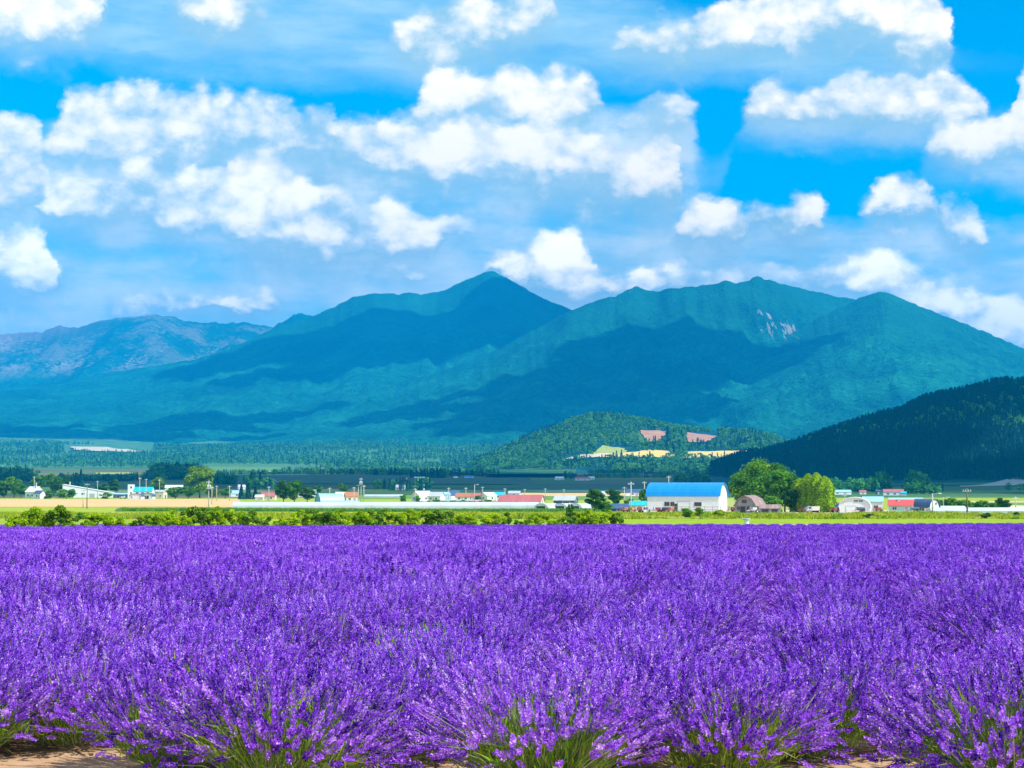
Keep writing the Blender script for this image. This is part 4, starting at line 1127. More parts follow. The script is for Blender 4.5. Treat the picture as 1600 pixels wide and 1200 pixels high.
building("house", "dark blue roofed house with white round-topped end wall", 1446, 500, R(-52), 6.0, 4.3, 1.5, 2.2, 'arch', W_, M_NAVY, wins=[('R', -.6, 1.1, .8, .5), ('R', .7, 2.2, .7, .6), ('F', .5, .5, 1.6, .8)], doors=[('F', -1.8, 0, .9, 1.4)], cat="house")
building("greenhouse", "long low white plastic greenhouse in front of the dark hedge", 1548, YR(801.2), R(1), 34., 5., .5, .95, 'arch', M_FILM, M_FILM, doors=[('L', 0, 0, 1.4, 1.2, M_METAL)], cat="greenhouse", thick=.05, over=.02)
building("greenhouse", "short grey plastic greenhouse behind the long white one", 1482, YR(800.0), R(1), 9., 5., .6, 1.2, 'arch', M_FILM, M_FILM, doors=[('L', 0, 0, 1.4, 1.2, M_METAL)], cat="greenhouse", thick=.05, over=.02)
building("farm_building", "navy roofed farm building behind the poles left of the blue barn", 995, YR(775), R(-4), 15, 8, 2.6, 2.4, 'gable', W_, M_NAVY, wins=[('F', -3, 1, 1.5, 1.), ('F', 3, 1, 1.5, 1.)], doors=[('F', 0, 0, 2., 2.)])
building("farm_building", "pale blue roofed sheds beside the clipped trees in the shade", 1313, YR(773), R(4), 16, 7, 2.0, 1.6, 'gable', W_, M_LBLUE, wins=[('F', -3, .8, 1.5, .8)], doors=[('F', 3, 0, 2., 1.6)])
building("house", "white farmhouse with a dull red roof among the shaded fields", 1396, YR(774), R(-10), 15, 7, 2.6, 2.0, 'gable', W_, M_DRED, wins=[('F', -4, .8, 1.6, 1.), ('F', 1, .8, 1.6, 1.)], doors=[('F', 5, 0, 1.4, 1.9)], cat="house")
building("shed", "small sky-blue shed beside the white farmhouse in the shaded fields", 1412, YR(774.5), R(-10), 4, 4, 2., 1., 'gable', M_LBLUE, M_TEAL, doors=[('F', 0, 0, 1.4, 1.6)], cat="shed")
building("shed", "little red-roofed shed by the shaded tree clump", 1348, YR(772.5), R(0), 5, 4, 1.8, 1.3, 'gable', W_, M_DRED, doors=[('F', 0, 0, 1.4, 1.6)], cat="shed")
building("shed", "little navy shed between shaded trees", 1372, YR(772.5), R(0), 3.5, 4, 2.4, 1.0, 'gable', M_NAVY, M_NAVY, doors=[('F', 0, 0, 1.2, 1.6)], cat="shed")

# ------------------------------------------------------------------ plastic tunnels (centre)
def tunnel(px0, px1, row, label, hgt, wid=6., rz=R(1.0), group=None):
    Y = YR(row)
    L = (px1 - px0) / F * Y
    x = XP((px0 + px1) / 2, Y)
    e = empty("greenhouse", (x, Y, gz1(x, Y)), rz)
    tag(e, label, "greenhouse", group)
    pr = roof_profile('arch', wid, hgt * .45, hgt * .55)
    sec = [(-wid / 2, -.4)] + pr + [(wid / 2, -.4)]
    bm = bmesh.new()
    A = [bm.verts.new((-L / 2, y, z)) for y, z in sec]; B = [bm.verts.new((L / 2, y, z)) for y, z in sec]
    bm.faces.new(A); bm.faces.new(B)
    for i in range(len(sec) - 1): bm.faces.new((A[i], A[i + 1], B[i + 1], B[i]))
    part("film", bm, M_FILM, e)
    for k in range(int(L / 6) + 1):
        xx = -L / 2 + k * 6.0 + .05
        bm = bmesh.new()
        tube(bm, [(xx, y * 1.004 - (.02 if y < 0 else -.02), z + .03) for y, z in sec], [.045] * len(sec), 4)
        part("hoop", bm, M_METAL, e)
    return e
def tunnel_end(px, row, label, wid, hgt, rz, L=10.):
    e = tunnel(px - 12, px + 12, row, label, hgt, wid, rz)
    return e
tunnel(366, 842, 796.4, "very long milky plastic tunnel standing behind the hedge", 2.75)
for px, row, lab in ((855, 796.6, "plastic tunnel with a dark open end next to the long one"), (884, 796.4, "middle plastic tunnel with a dark open end"), (907, 796.2, "last plastic tunnel of the row with a dark open end beside the trees")):
    building("greenhouse", lab, px, YR(row), R(68), 12., 5.2, .7, 1.75, 'arch', M_FILM, M_FILM, doors=[('L', 0, 0, 3.3, 1.55, M_DARKIN, M_METAL)], cat="greenhouse", thick=.06, over=.02)
building("farm_building", "long low building with a faded red roof and cream gable behind the tunnels", 815, YR(792), R(-14), 17.5, 8, 2.4, 2.6, 'gable', M_CREAM, M_DRED, wins=[('R', 0, 2., 1., 1.), ('F', -4, 1, 1.4, .9)], doors=[('F', 3, 0, 1.6, 1.9)])
building("farm_building", "grey metal roofed open shed behind the plastic tunnels", 884, YR(791), R(-16), 9, 6.5, 2.6, 1.9, 'gable', M_NAVY, M_GREY, doors=[('F', 1, 0, 3, 2.2, M_DARKIN)], wins=[('R', 0, 2.2, .9, .7)])
# ------------------------------------------------------------------ village in the middle
building("hangar", "turquoise round-ended hangar with a pale blue roof behind the tunnel", 515, YR(789.5), R(25), 10.5, 8.0, 1.2, 4.0, 'arch', M_LBLUE, M_LBLUE, endm=M_TEAL, wins=[('L', -.4, 2.8, 1.5, 1.3, M_WHITE), ('F', 2.0, .4, 1.5, .7)], doors=[('L', .5, 0, 2.6, 1.8, M_TEAL)], cat="hangar")
building("shed", "long low pale blue lean-to beside the round hangar", 549, YR(788.5), R(0), 6.5, 4, 1.0, .7, 'gable', W_, M_LBLUE, doors=[('F', 0, 0, 1.2, .9)], cat="shed")
building("house", "cream house with an orange-brown roof behind the hangar", 549, YR(784), R(15), 6.5, 6.0, 2.6, 2.3, 'gable', M_CREAM, M_ORANGE, wins=[('F', -1.4, 1, 1.1, 1.), ('L', 0, 1, 1.1, 1.)], doors=[('F', 1.4, 0, .9, 1.9)], cat="house")
building("house", "cream gabled house between the hangar and the orange roof", 533, YR(783), R(20), 6, 6.0, 2.8, 2.0, 'gable', M_CREAM, M_CREAM, wins=[('F', 0, 1, 1.1, 1.)], doors=[('F', 1.8, 0, .9, 1.9)], cat="house")
building("house", "white flat-roofed house behind the round bushes", 480, YR(776.5), R(0), 12, 7, 4.6, .4, 'flat', W_, M_WHITE, wins=[('F', -3, 2, 1.6, 1.2), ('F', 3, 2, 1.6, 1.2)], doors=[('F', 0, 0, 1.2, 2.)], cat="house")
building("house", "small peach house with a pink-red roof left of the round bushes", 420, YR(781.5), R(-4), 8., 6, 2.2, 2.0, 'gable', M_CREAM, M_DRED, wins=[('F', -2, .8, 1.2, 1.), ('F', 2, .8, 1.2, 1.)], doors=[('F', 0, 0, .9, 1.8)], cat="house")
building("house", "tiny orange-walled house beside the pink-red roof", 406, YR(782), R(-4), 4.5, 4, 1.8, 1.2, 'gable', M_CREAM, M_WHITE, doors=[('F', 0, 0, .9, 1.5)], wins=[('F', 1.3, .7, .7, .7)], cat="house")
building("greenhouse", "long white low greenhouse right of the transformer pole", 600, YR(777.6), R(0), 26, 6, 1.0, 1.1, 'arch', M_FILM, M_FILM, doors=[('L', 0, 0, 1.4, 1.5, M_METAL)], cat="greenhouse", thick=.05, over=.02)
building("house", "large white gabled house with a small red porch roof", 660, YR(783), R(38), 9, 7, 3.0, 2.4, 'gable', W_, M_WHITE, wins=[('L', -1.4, 1, 1.2, 1.1), ('L', 1.4, 1, 1.2, 1.1), ('F', 0, 1, 1.2, 1.)], doors=[('F', 2.6, 0, .9, 2.)], cat="house")
building("house", "house with a small bright red roof behind the large white gable", 655, YR(780), R(0), 6, 5, 3.6, 1.2, 'gable', W_, M_RED, wins=[('F', 0, 1.4, 1.2, 1.)], cat="house")
building("house", "house with a wide light grey roof beside the blue house", 681, YR(783), R(-20), 8, 7, 2.6, 2.2, 'gable', W_, M_GREY, wins=[('F', -1.6, .8, 1.2, 1.), ('F', 1.6, .8, 1.2, 1.)], doors=[('F', 0, 0, .9, 1.8)], cat="house")
building("house", "narrow bright blue house between grey and navy roofs", 695, YR(782.5), R(30), 4.5, 5, 3.4, 1.3, 'gable', M_LBLUE, M_LBLUE, wins=[('L', 0, 1, 1., 1.)], doors=[('F', 0, 0, .9, 1.9)], cat="house")
building("house", "white house with a large navy roof in the village middle", 708, YR(782), R(35), 7.5, 7, 2.8, 2.6, 'gable', W_, M_NAVY, wins=[('L', 0, 1, 1.2, 1.1), ('F', 0, 1, 1.2, 1.)], doors=[('F', 2, 0, .9, 1.9)], cat="house")
for px, L, lab in ((724, 8, "house with a salmon roof next to the navy roofed one"), (741, 7, "house with a brick-red roof at the lamp pole")):
    building("house", lab, px, YR(783), R(-8), L, 6, 2.2, 1.9, 'gable', W_, M_DRED if px > 730 else M_ORANGE, wins=[('F', -1.8, .8, 1.2, 1.), ('F', 1.8, .8, 1.2, 1.)], doors=[('F', 0, 0, .9, 1.8)], cat="house")
building("house", "white house with a white hipped gable right of the lamp pole", 763, YR(783), R(42), 7, 6.5, 2.6, 1.9, 'gable', W_, M_WHITE, wins=[('L', 0, 1, 1.2, 1.), ('F', 0, 1, 1.2, 1.)], doors=[('F', 2, 0, .9, 1.9)], cat="house")
building("house", "house with a turquoise roof behind the faded red building", 779, YR(779), R(-6), 8, 6, 2.4, 1.7, 'gable', W_, M_TEAL, wins=[('F', 0, .8, 1.2, 1.)], doors=[('F', 2, 0, .9, 1.8)], cat="house")
building("shed", "long grey wall shed in front of the salmon roof", 716, YR(786), R(0), 22, 3, 1.1, .4, 'gable', M_GREY, M_GREY, doors=[('F', 4, 0, 1.2, 1.)], cat="shed")
building("shed", "low salmon roofed shed beside the faded red building", 757, YR(787), R(0), 11, 4, .8, .6, 'gable', M_GREY, M_DRED, doors=[('F', 0, 0, 1.2, .8)], cat="shed")
building("house", "house with a pale grey roof at the edge of the wheat", 804, YR(776), R(-10), 8, 6, 2.2, 1.6, 'gable', W_, M_GREY, wins=[('F', 0, .8, 1.2, 1.)], cat="house")
building("house", "small white house left of the dark pine", 937, YR(778), R(10), 6, 6, 2.6, 1.8, 'gable', W_, M_GREY, wins=[('F', 0, .8, 1.2, 1.)], doors=[('F', 2, 0, .9, 1.8)], cat="house")
building("shed", "dark grey roofed low shed in front of the pine", 964, YR(799), R(-6), 9.5, 5, .9, 1.4, 'gable', M_NAVY, M_NAVY, doors=[('F', 1, 0, 1.6, .8, M_DARKIN)], cat="shed")
# ------------------------------------------------------------------ left side
building("house", "white gabled house with a navy dormer roof at the wheat field's edge", 54, YR(778.2), R(-32), 9.0, 8.0, 4.2, 3.4, 'gable', W_, M_WHITE, wins=[('F', -2, 1.2, 1.5, 1.3), ('F', 2, 1.2, 1.5, 1.3), ('R', 0, 3.6, 1.2, 1.3), ('R', -2, 1, 1.2, 1.2)], doors=[('F', 0, 0, 1.1, 2.1)], cat="house", chimney=(2.4, -1., 2.5))
building("house", "low navy-roofed wing joined to the white gabled house", 62, YR(779.), R(-32), 6.0, 5.0, 3.2, 2.0, 'gable', W_, M_NAVY, wins=[('F', 0, 1.2, 1.3, 1.2)], doors=[('F', 2, 0, 1., 2.)], cat="house")
building("warehouse", "long white warehouse with a roof sloping down to one end beside the wheat field", 139, YR(777.6), R(-84), 15, 33, 3.2, 5.6, 'mono', W_, M_WHITE, wins=[('R', -9.5, 4.6, 1.8, 1.3), ('R', -3, 2, 2., 1.2), ('R', 11, 1.4, 2., 1.)], doors=[('R', 3, 0, 3.2, 2.6), ('R', -13, 0, 3.2, 3.)], cat="warehouse", chimney=(5., -12., 2.0))
building("shed", "low open shed with a pale blue roof right of the white warehouse", 190, YR(778), R(0), 10, 6, 2.4, .8, 'gable', M_NAVY, M_LBLUE, doors=[('F', 0, 0, 5, 2., M_DARKIN)], cat="shed")
building("silo", "narrow white tower building with a flat navy top", 205, YR(778.5), R(10), 4.4, 4.4, 8.6, .5, 'flat', W_, M_NAVY, wins=[('F', 0, 6.6, 1.2, 1.2), ('F', 0, 3., 1., 1.)], doors=[('F', 0, 0, 1.2, 2.)], cat="tower", over=.5)
building("house", "white house with a turquoise roof beside the tower", 225, YR(778.8), R(-4), 12, 7, 4.8, 2.6, 'gable', W_, M_TEAL, wins=[('F', -3.5, 3.2, 1.6, .9), ('F', 0, 3.2, 1.6, .9), ('F', 3.5, 3.2, 1.6, .9), ('F', 3., .9, 1.6, 1.)], doors=[('F', 1, 0, 1.2, 2.)], cat="house")
building("hall", "white round-topped garage with a navy rim in front of the turquoise roof", 214, YR(779.8), R(80), 5, 8., 1.8, 1.6, 'arch', W_, M_NAVY, doors=[('L', 0, 0, 3.2, 2.2, M_WHITE)], wins=[('L', 2.6, .9, .8, .8)], cat="garage")
building("hall", "second white round-topped garage beside the turquoise-roofed house", 231, YR(779.6), R(80), 5, 8., 1.8, 1.9, 'arch', W_, M_NAVY, doors=[('L', 0, 0, 3.2, 2.2, M_DARKIN)], wins=[('L', 2.6, .9, .8, .8)], cat="garage")
building("house", "peach-walled box house with a pale grey roof left of the green bushes", 251, YR(778.6), R(-14), 6.5, 6, 4.2, 1.2, 'gable', M_CREAM, M_GREY, wins=[('F', 1, 1.2, 1.2, 1.2)], doors=[('R', 0, 0, 1.6, 2.2, M_DARKIN)], cat="house")
building("farm_building", "wide white roofed building behind the trees", 272, YR(766), R(0), 17, 8, 2.6, 2.4, 'gable', W_, M_WHITE, wins=[('F', -4, .9, 1.6, 1.)], doors=[('F', 3, 0, 2., 2.)])
building("house", "house with a bright blue roof among small conifers", 370, YR(776), R(10), 9, 6, 2.2, 2.2, 'gable', W_, M_LBLUE, wins=[('F', 0, .8, 1.2, 1.)], doors=[('F', 2.4, 0, .9, 1.8)], cat="house")
building("silo", "pale domed roof house peeping over the small conifers", 377, YR(765.), R(20), 7, 7, 2.0, 3.0, 'arch', W_, M_GREY, doors=[('L', 0, 0, 1.6, 2.)], wins=[('F', 0, .8, 1., .8)], cat="house")
# far farms in the shaded fields: (px, row, length, height, roof, label)
FARM = [(588, 748.5, 24, M_WHITE, "long white farm shed far off in the shaded fields, left of the belt of firs"), (576, 750.0, 9, M_WHITE, "white far cottage at the end of the long farm shed"), (597, 747.6, 8, M_GREY, "grey far gabled house at the long farm shed's right end"),
        (611, 751, 9, M_NAVY, "navy roofed far house below the belt of firs"), (630, 748, 12, M_LBLUE, "far twin-roofed pale house before the belt of firs"), (636, 744, 11, M_GREY, "far grey roofed house within the belt of firs"), (651, 749, 8, M_WHITE, "far white house, first of a close pair"), (660, 749, 8, M_WHITE, "far white house, second of a close pair"),
        (733, 746, 14, M_BLUE, "far sky-blue roofed barn beyond the village"), (712, 748.5, 6, M_WHITE, "far white hut right of the belt of firs"), (874, 749, 13, M_WHITE, "far white bungalow on the shaded plain, left of a low white shed"), (910, 750, 22, M_DRED, "far long white shed with a dull red roof on the shaded plain"), (924, 749, 9, M_WHITE, "far white gabled house at the red-roofed shed's end"),
        (825, 729.5, 42, M_DRED, "far long building with a crimson roof below the wooded hill"), (805, 730.5, 12, M_GREY, "far grey hut left of the crimson roof"), (847, 730.5, 12, M_DRED, "far small dark red shed right of the crimson roof"), (855, 731, 7, M_LBLUE, "far pale blue hut right of the crimson roof"), (757, 733.5, 9, M_WHITE, "far white hut under the wood's edge"), (790, 732, 10, M_WHITE, "far low white shed under the wood's edge"),
        (656, 766, 9, M_LBLUE, "far pale blue house behind the village roofs"), (626, 766, 9, M_GREY, "far grey roofed hut by the shaded conifers"), (875, 731.5, 6, M_WHITE, "far white hut at the foot of the pale field")]
for px, row, L, rm, lab in FARM:
    Y = YR(row)
    building("farm_building", lab, px, Y, R((px * 7) % 30 - 15), L, min(9, L * .8), 2.8, 2.4, 'gable', M_WHITE, rm, wins=[('F', -L * .25, .9, 1.5, 1.1)], doors=[('F', L * .2, 0, 1.6, 2.)], group="far farm buildings")

# ------------------------------------------------------------------ named trees of the village and the farm
tree("broadleaf_tree", 'big', 1190, 528, 14.0, 20.5, "large round dark-green tree behind the old grey barn")
tree("broadleaf_tree", 'broad', 1226, 505, 11., 11, "mid-green tree between the large round tree and the clipped ones")
tree("broadleaf_tree", 'shrubgreen', 1212, 492, 5.5, 7.5, "low bright bush growing behind the lean-to", cat="shrub")
tree("broadleaf_tree", 'dark', 1240, 498, 6., 6, "dark low tree at the foot of the clipped trees")
for px, Y, H, lab in ((1250, 500, 9.6, "rounded yellow-green tree at the dark end of the clipped row"), (1263, 496, 10.8, "tall pointed yellow-green tree, second of the clipped row"), (1276, 493, 11.0, "tallest pointed tree in the clipped yellow-green row"), (1289, 490, 10.0, "last pointed tree of the clipped row, beside the orange shed")):
    tree("arborvitae", 'column', px, Y, H, 6.4, lab, "clipped yellow-green trees")
tree("broadleaf_tree", 'dark', 929, YR(801), 6.2, 6.2, "round dark tree with brownish leaves right of the tunnels")
tree("broadleaf_tree", 'shrubgreen', 945, YR(801), 3.6, 5., "low green bush beside the round dark tree", cat="shrub")
tree("pine_tree", 'dark', 960, YR(792), 7.2, 7.6, "dark layered pine behind the low grey shed")
tree("broadleaf_tree", 'broad', 983, YR(797), 4.0, 4.2, "small green tree at the pole beside the turquoise shed")
tree("broadleaf_tree", 'dark', 1005, YR(794), 7.0, 3.4, "dark slim tree behind the blue barn's left end")
tree("broadleaf_tree", 'yellow', 1112, YR(785), 9.5, 4.6, "small tree crown rising behind the blue barn's roof")
TL = [(6, 777, 11, 13, 'broad', "bushy green tree in the corner of the wheat field"), (22, 777, 13, 10, 'broad', "tall green tree left of the white gabled house"), (33, 778, 8, 8, 'broad', "small leafy tree touching the white gabled house"), (60, 773, 14, 11, 'broad', "pale green tree behind the white gabled house"),
      (84, 775, 15, 11, 'broad', "tall dense green tree between the gabled house and the warehouse"), (100, 774, 13, 9, 'dark', "dark tree beside the warehouse's tall end"), (73, 779, 6, 7, 'shrubgreen', "round bush at the gabled house's right corner"), (104, 779, 6.5, 11, 'shrubgreen', "wide bush in front of the warehouse"), (165, 779, 4.5, 6, 'shrubgreen', "small bush against the warehouse wall"),
      (178, 772, 10, 9, 'dark', "dark round tree behind the pale blue open shed"), (160, 770, 7, 12, 'broad', "low tree behind the warehouse's low end"), (247, 772, 12, 13, 'yellow', "layered bright green tree behind the peach box house"),
      (312, 778, 18.5, 21, 'yellow', "big spreading yellow-green tree beside the utility poles"), (274, 779, 7, 10, 'broad', "dense bush right of the peach box house"), (294, 779, 7, 9, 'broad', "dense bush under the big spreading tree"), (332, 780, 6, 9, 'yellow', "yellowish bush right of the big spreading tree"), (352, 779, 6, 8, 'broad', "green bush between two thin poles"),
      (443, 785, 9.5, 8, 'dark', "round bushy tree, left of the clump before the hangar"), (460, 785, 10.2, 9, 'broad', "tallest round tree of the clump before the hangar"), (480, 785, 6.5, 8, 'dark', "lower round tree nearest the hangar's turquoise end"), (536, 776, 8.5, 6, 'broad', "small bright tree behind the hangar roof"), (497, 773, 7, 7, 'broad', "pale tree behind the white flat-roofed house"),
      (630, 785, 4.0, 3.0, 'shrubgreen', "round bush at the end of the low greenhouse"), (654, 786, 4.0, 3.2, 'shrubgreen', "round bush in front of the large white gable"), (747, 785, 3.6, 3.2, 'shrubgreen', "small bush left of the white hipped house"), (793, 782, 3., 9, 'shrubgreen', "low green bushes behind the faded red roof"),
      (1567, 800, 3.6, 4.2, 'dark', "round dark bush at the end of the dark hedge")]
for px, row, H, W, key, lab in TL:
    tree("shrub" if key.startswith("shrub") else "broadleaf_tree", key, px, YR(row), H * 1.1, W * 1.22, lab)
for px, row, H, W, lab in ((118, 771, 17, 7, "tall dark fir behind the white warehouse"), (126, 771, 20, 7, "tallest dark fir behind the white warehouse"), (111, 772, 13, 6, "shorter dark fir beside the tallest one"),
                       (377, 780, 9, 5, "first dark conifer in front of the blue-roofed house"), (388, 780, 10, 5, "middle dark conifer right of the blue-roofed house"), (399, 780, 8, 4.5, "last dark conifer left of the pink-red roof")):
    tree("conifer_tree", 'conifer', px, YR(row), H, W, lab)
for i in range(12):
    tree("hedge_shrub", 'shrubgreen', 1468 + i * 8.3, YR(799.5) + 12 * (i % 2), 4.3 - .14 * i + .4 * (i % 3), 4.2, "dark hedge shrub, " + ordinal(i + 1) + " from the round-topped white house towards the round bush", "shrubs of the dark hedge")
for i in range(9):
    tree("hedge_shrub", 'shrubgreen', 655 + i * 13.5, YR(787.5), 1.7 + .4 * (i % 3), 4., "low green shrub behind the long tunnel, " + ordinal(i + 1) + " from the large white gabled house", "shrubs behind the long tunnel")

# ------------------------------------------------------------------ utility poles
def make_pole(px, row_foot, row_top, label, m=None, arm=True, tr=False, group="utility poles", lamp=False, Y=None):
    Y = Y or YR(row_foot)
    x = XP(px, Y); z = gz1(x, Y)
    H = (row_foot - row_top) / F * Y
    e = empty("utility_pole", (x, Y, z), R((px * 13) % 40 - 20)); tag(e, label, "pole", group)
    bm = bmesh.new(); tube(bm, [(0, 0, -.5), (0, 0, H * .5), (0, 0, H)], [.20, .17, .13], 8); part("shaft", bm, m or M_POLE, e, True)
    if arm:
        bm = bmesh.new(); box(bm, -.95, .95, -.16, -.06, H - .75, H - .6); part("crossarm", bm, M_METAL, e)
        for q in (-.8, -.3, .3, .8):
            bm = bmesh.new(); tube(bm, [(q, -.11, H - .6), (q, -.11, H - .45), (q, -.11, H - .32)], [.06, .09, .04], 6); part("insulator", bm, M_WHITE, e, True)
    if tr:
        for q in (-.45, .45):
            bm = bmesh.new(); tube(bm, [(q, -.45, H - 3.0), (q, -.45, H - 2.85), (q, -.45, H - 1.75), (q, -.45, H - 1.65)], [.2, .34, .34, .22], 10); part("transformer", bm, M_METAL, e, True)
        bm = bmesh.new(); box(bm, -.9, .9, -.8, -.1, H - 3.2, H - 3.0); part("platform", bm, M_METAL, e)
    if lamp:
        bm = bmesh.new(); tube(bm, [(0, -.1, H - .3), (.6, -.3, H), (1.3, -.4, H + .05)], [.06, .06, .05], 6); o = part("lamp_arm", bm, M_METAL, e)
        bm = bmesh.new(); box(bm, 1.2, 1.9, -.55, -.25, H - .08, H + .10); part("lamp_head", bm, M_WHITE, o)
    return e
POLES = [(130, 794, 764, "pale concrete pole standing at the wheat field before the warehouse", None, 1, 0), (136, 795, 755, "brown wooden pole beside the pale one at the wheat field", M_WOODPOLE, 1, 0), (53, 779, 744, "pale pole behind the white gabled house", None, 1, 0), (218, 780, 746, "tall pole rising behind the turquoise roof", None, 1, 0), (228, 780, 748, "second pole behind the turquoise roof", None, 1, 0),
         (249, 780, 749, "pole rising behind the peach box house", None, 1, 0), (152, 779, 751, "pole behind the warehouse roof", None, 1, 0), (326, 793, 751, "tall pole with transformers before the big spreading tree", None, 1, 1), (331, 788, 760, "shorter pole beside the transformer pole and the big spreading tree", None, 1, 0),
         (338.5, 783, 759, "thin pole right of the big spreading tree", None, 1, 0), (358.5, 783, 759, "thin pole before the blue-roofed house", None, 1, 0), (420, 784, 760, "pole at the pink-red roofed house", None, 1, 0), (515, 786, 762, "pole in front of the hangar", None, 1, 0), (564, 786, 747, "tall transformer pole right of the hangar", None, 1, 1),
         (553, 786, 761, "left companion of the tall transformer pole", None, 1, 0), (560, 786, 757, "near companion of the tall transformer pole", None, 1, 0), (568.5, 786, 758, "right companion of the tall transformer pole", None, 1, 0), (649, 785, 763, "pole in front of the large white gable", None, 1, 0), (701, 784, 762, "pole before the navy roof", None, 1, 0), (741.5, 787, 757, "lamp pole among the red roofs", None, 0, 0),
         (728, 783, 762, "pole before the salmon roof", None, 1, 0), (754, 783, 761, "pole beside the white hipped house", None, 1, 0), (789, 781, 763, "pole behind the faded red roof", None, 1, 0), (820, 778, 764, "pole at the wheat strip beyond the faded red roof", None, 1, 0), (852, 778, 763, "pole beyond the faded red roof's gable", None, 1, 0), (881, 778, 764, "pole beyond the grey open shed", None, 1, 0),
         (975.5, 790, 760, "left pole of the pair beside the turquoise shed", None, 1, 0), (986, 800, 753, "tall pale pole beside the turquoise shed", None, 1, 0), (1007, 792, 752, "pole behind the blue barn's left end", None, 1, 0), (1045, 790, 743, "pole with a lamp arm rising behind the blue barn", None, 1, 0), (1320, 792, 772, "short pole behind the arched hall", None, 1, 0),
         (1457, 804, 771, "white pole before the round-topped end wall", None, 0, 0), (1511, 804, 763, "tall brown pole before the dark hedge", M_WOODPOLE, 1, 0), (1474, 800, 777, "thin lamp pole in the dark hedge", None, 0, 0), (1587, 797, 776, "pole with long crossarm at the sandy patch", None, 1, 0)]
for px, rf, rt, lab, m, arm, tr in POLES:
    make_pole(px, rf, rt, lab, m, arm, tr, lamp=(not arm))

# ------------------------------------------------------------------ implements, fence, truck, tub
def wheel(bm, c, r, w, seg=14):
    tube(bm, [(c[0], c[1] - w / 2, c[2]), (c[0], c[1] + w / 2, c[2])], [r, r], seg)
def implement(px, Y, rz, m, label, L=2.6, kind=0):
    x = XP(px, Y); e = empty("farm_implement", (x, Y, gz1(x, Y) + .05), rz); tag(e, label, "farm machine", "idle farm implements in the yard")
    bm = bmesh.new()
    for y in (-.6, .6): tube(bm, [(-L / 2, y, .75), (L / 2, y, .75)], [.09, .09], 6)
    for xx in (-L / 2, 0, L / 2): tube(bm, [(xx, -.75, .78), (xx, .75, .78)], [.08, .08], 6)
    tube(bm, [(-L / 2, 0, .75), (-L / 2 - 1.1, 0, .6)], [.08, .06], 6)
    tube(bm, [(-L / 2, -.5, .75), (-L / 2, 0, 1.6), (-L / 2, .5, .75)], [.07, .07, .07], 6)
    part("frame", bm, m, e)
    for y in (-.95, .95):
        bm = bmesh.new(); wheel(bm, (.3, y, .45), .45, .22); o = part("wheel", bm, M_TYRE, e, False)
        bm = bmesh.new(); wheel(bm, (.3, y * 1.02, .45), .22, .25, 10); part("rim", bm, m, o)
    for k in range(5):
        bm = bmesh.new(); xx = -L / 2 + .3 + k * (L - .6) / 4
        tube(bm, [(xx, -.5, .75), (xx + .25, -.5, .3), (xx + .05, -.5, .02)], [.05, .05, .02], 5); part("tine", bm, M_METAL, e)
    bm = bmesh.new()
    if kind == 0: box(bm, -.6, .7, -.4, .4, .86, 1.45)
    else: tube(bm, [(-1.0, 0, 1.1), (1.0, 0, 1.1)], [.42, .42], 14)
    part("hopper", bm, m if kind == 0 else M_NAVY, e)
    return e
YF = 478
for i, (px, dy, rz, m, kd, lab) in enumerate([(999, 0, .2, M_RUST, 0, "rusty red seed drill beside the blue barn's left corner"), (1009, -4, 1.2, M_METAL, 1, "grey tank sprayer left of the blue barn's front"), (1028, -6, .1, M_RUST, 0, "red hopper implement before the barn's small windows"), (1040, -8, 2.6, M_RUST, 1, "red frame with a dark roller before the barn"),
        (1048, -10, .9, M_ORANGE, 0, "orange cultivator left of the barn door"), (988, 2, 2.1, M_YELLOWP, 0, "yellow spreader at the foot of the turquoise shed"), (977, 6, .6, M_ORANGE, 0, "orange-brown plough left of the yellow spreader"), (1146, -6, .4, M_RUST, 0, "rusty cultivator between the blue barn and the old grey one"), (1178, -18, .5, M_METAL, 0, "pale seed hopper before the old grey barn's door"),
        (1258, -4, .3, M_RUST, 0, "red implement standing left of the beige truck"), (1304, -4, .7, M_RUST, 0, "rusty plough before the orange-red shed"), (1345, -10, .1, M_RUST, 1, "dark roller in front of the arched hall"), (1372, -8, .5, M_RUST, 0, "brown implement before the pale blue roofed house"), (1430, -10, .1, M_NAVY, 1, "dark tank trailer beside the mint green house")]):
    implement(px, YF + dy, rz, m, lab, 2.4, kd)
def truck(px, Y, rz, label):
    x = XP(px, Y); e = empty("truck", (x, Y, gz1(x, Y) + .05), rz, .8); tag(e, label, "truck")
    bm = bmesh.new(); box(bm, -1.0, 1.6, -.85, .85, .75, 2.1); part("cargo_box", bm, M_BEIGEP, e)
    bm = bmesh.new()
    q = [(-2.6, .5), (-2.6, 1.35), (-2.25, 2.15), (-1.15, 2.15), (-1.15, .5)]
    A = [bm.verts.new((a, -.9, b)) for a, b in q]; B = [bm.verts.new((a, .9, b)) for a, b in q]
    bm.faces.new(A); bm.faces.new(B)
    for i in range(5): bm.faces.new((A[i], A[(i + 1) % 5], B[(i + 1) % 5], B[i]))
    c = part("cab", bm, M_GREY, e)
    for y in (-.905, .905):
        bm = bmesh.new(); box(bm, -2.2, -1.35, y - .012, y + .012, 1.35, 1.95); part("window", bm, M_PANE, c)
    bm = bmesh.new(); box(bm, -2.5, 2.4, -.4, .4, .48, .74); part("chassis", bm, M_TYRE, e)
    for xx in (-1.9, 1.5):
        for y in (-.8, .8):
            bm = bmesh.new(); wheel(bm, (xx, y, .42), .42, .26); o = part("wheel", bm, M_TYRE, e)
            bm = bmesh.new(); wheel(bm, (xx, y * 1.03, .42), .2, .28, 10); part("rim", bm, M_METAL, o)
truck(1272, 470, R(10), "beige box truck parked in front of the clipped trees")
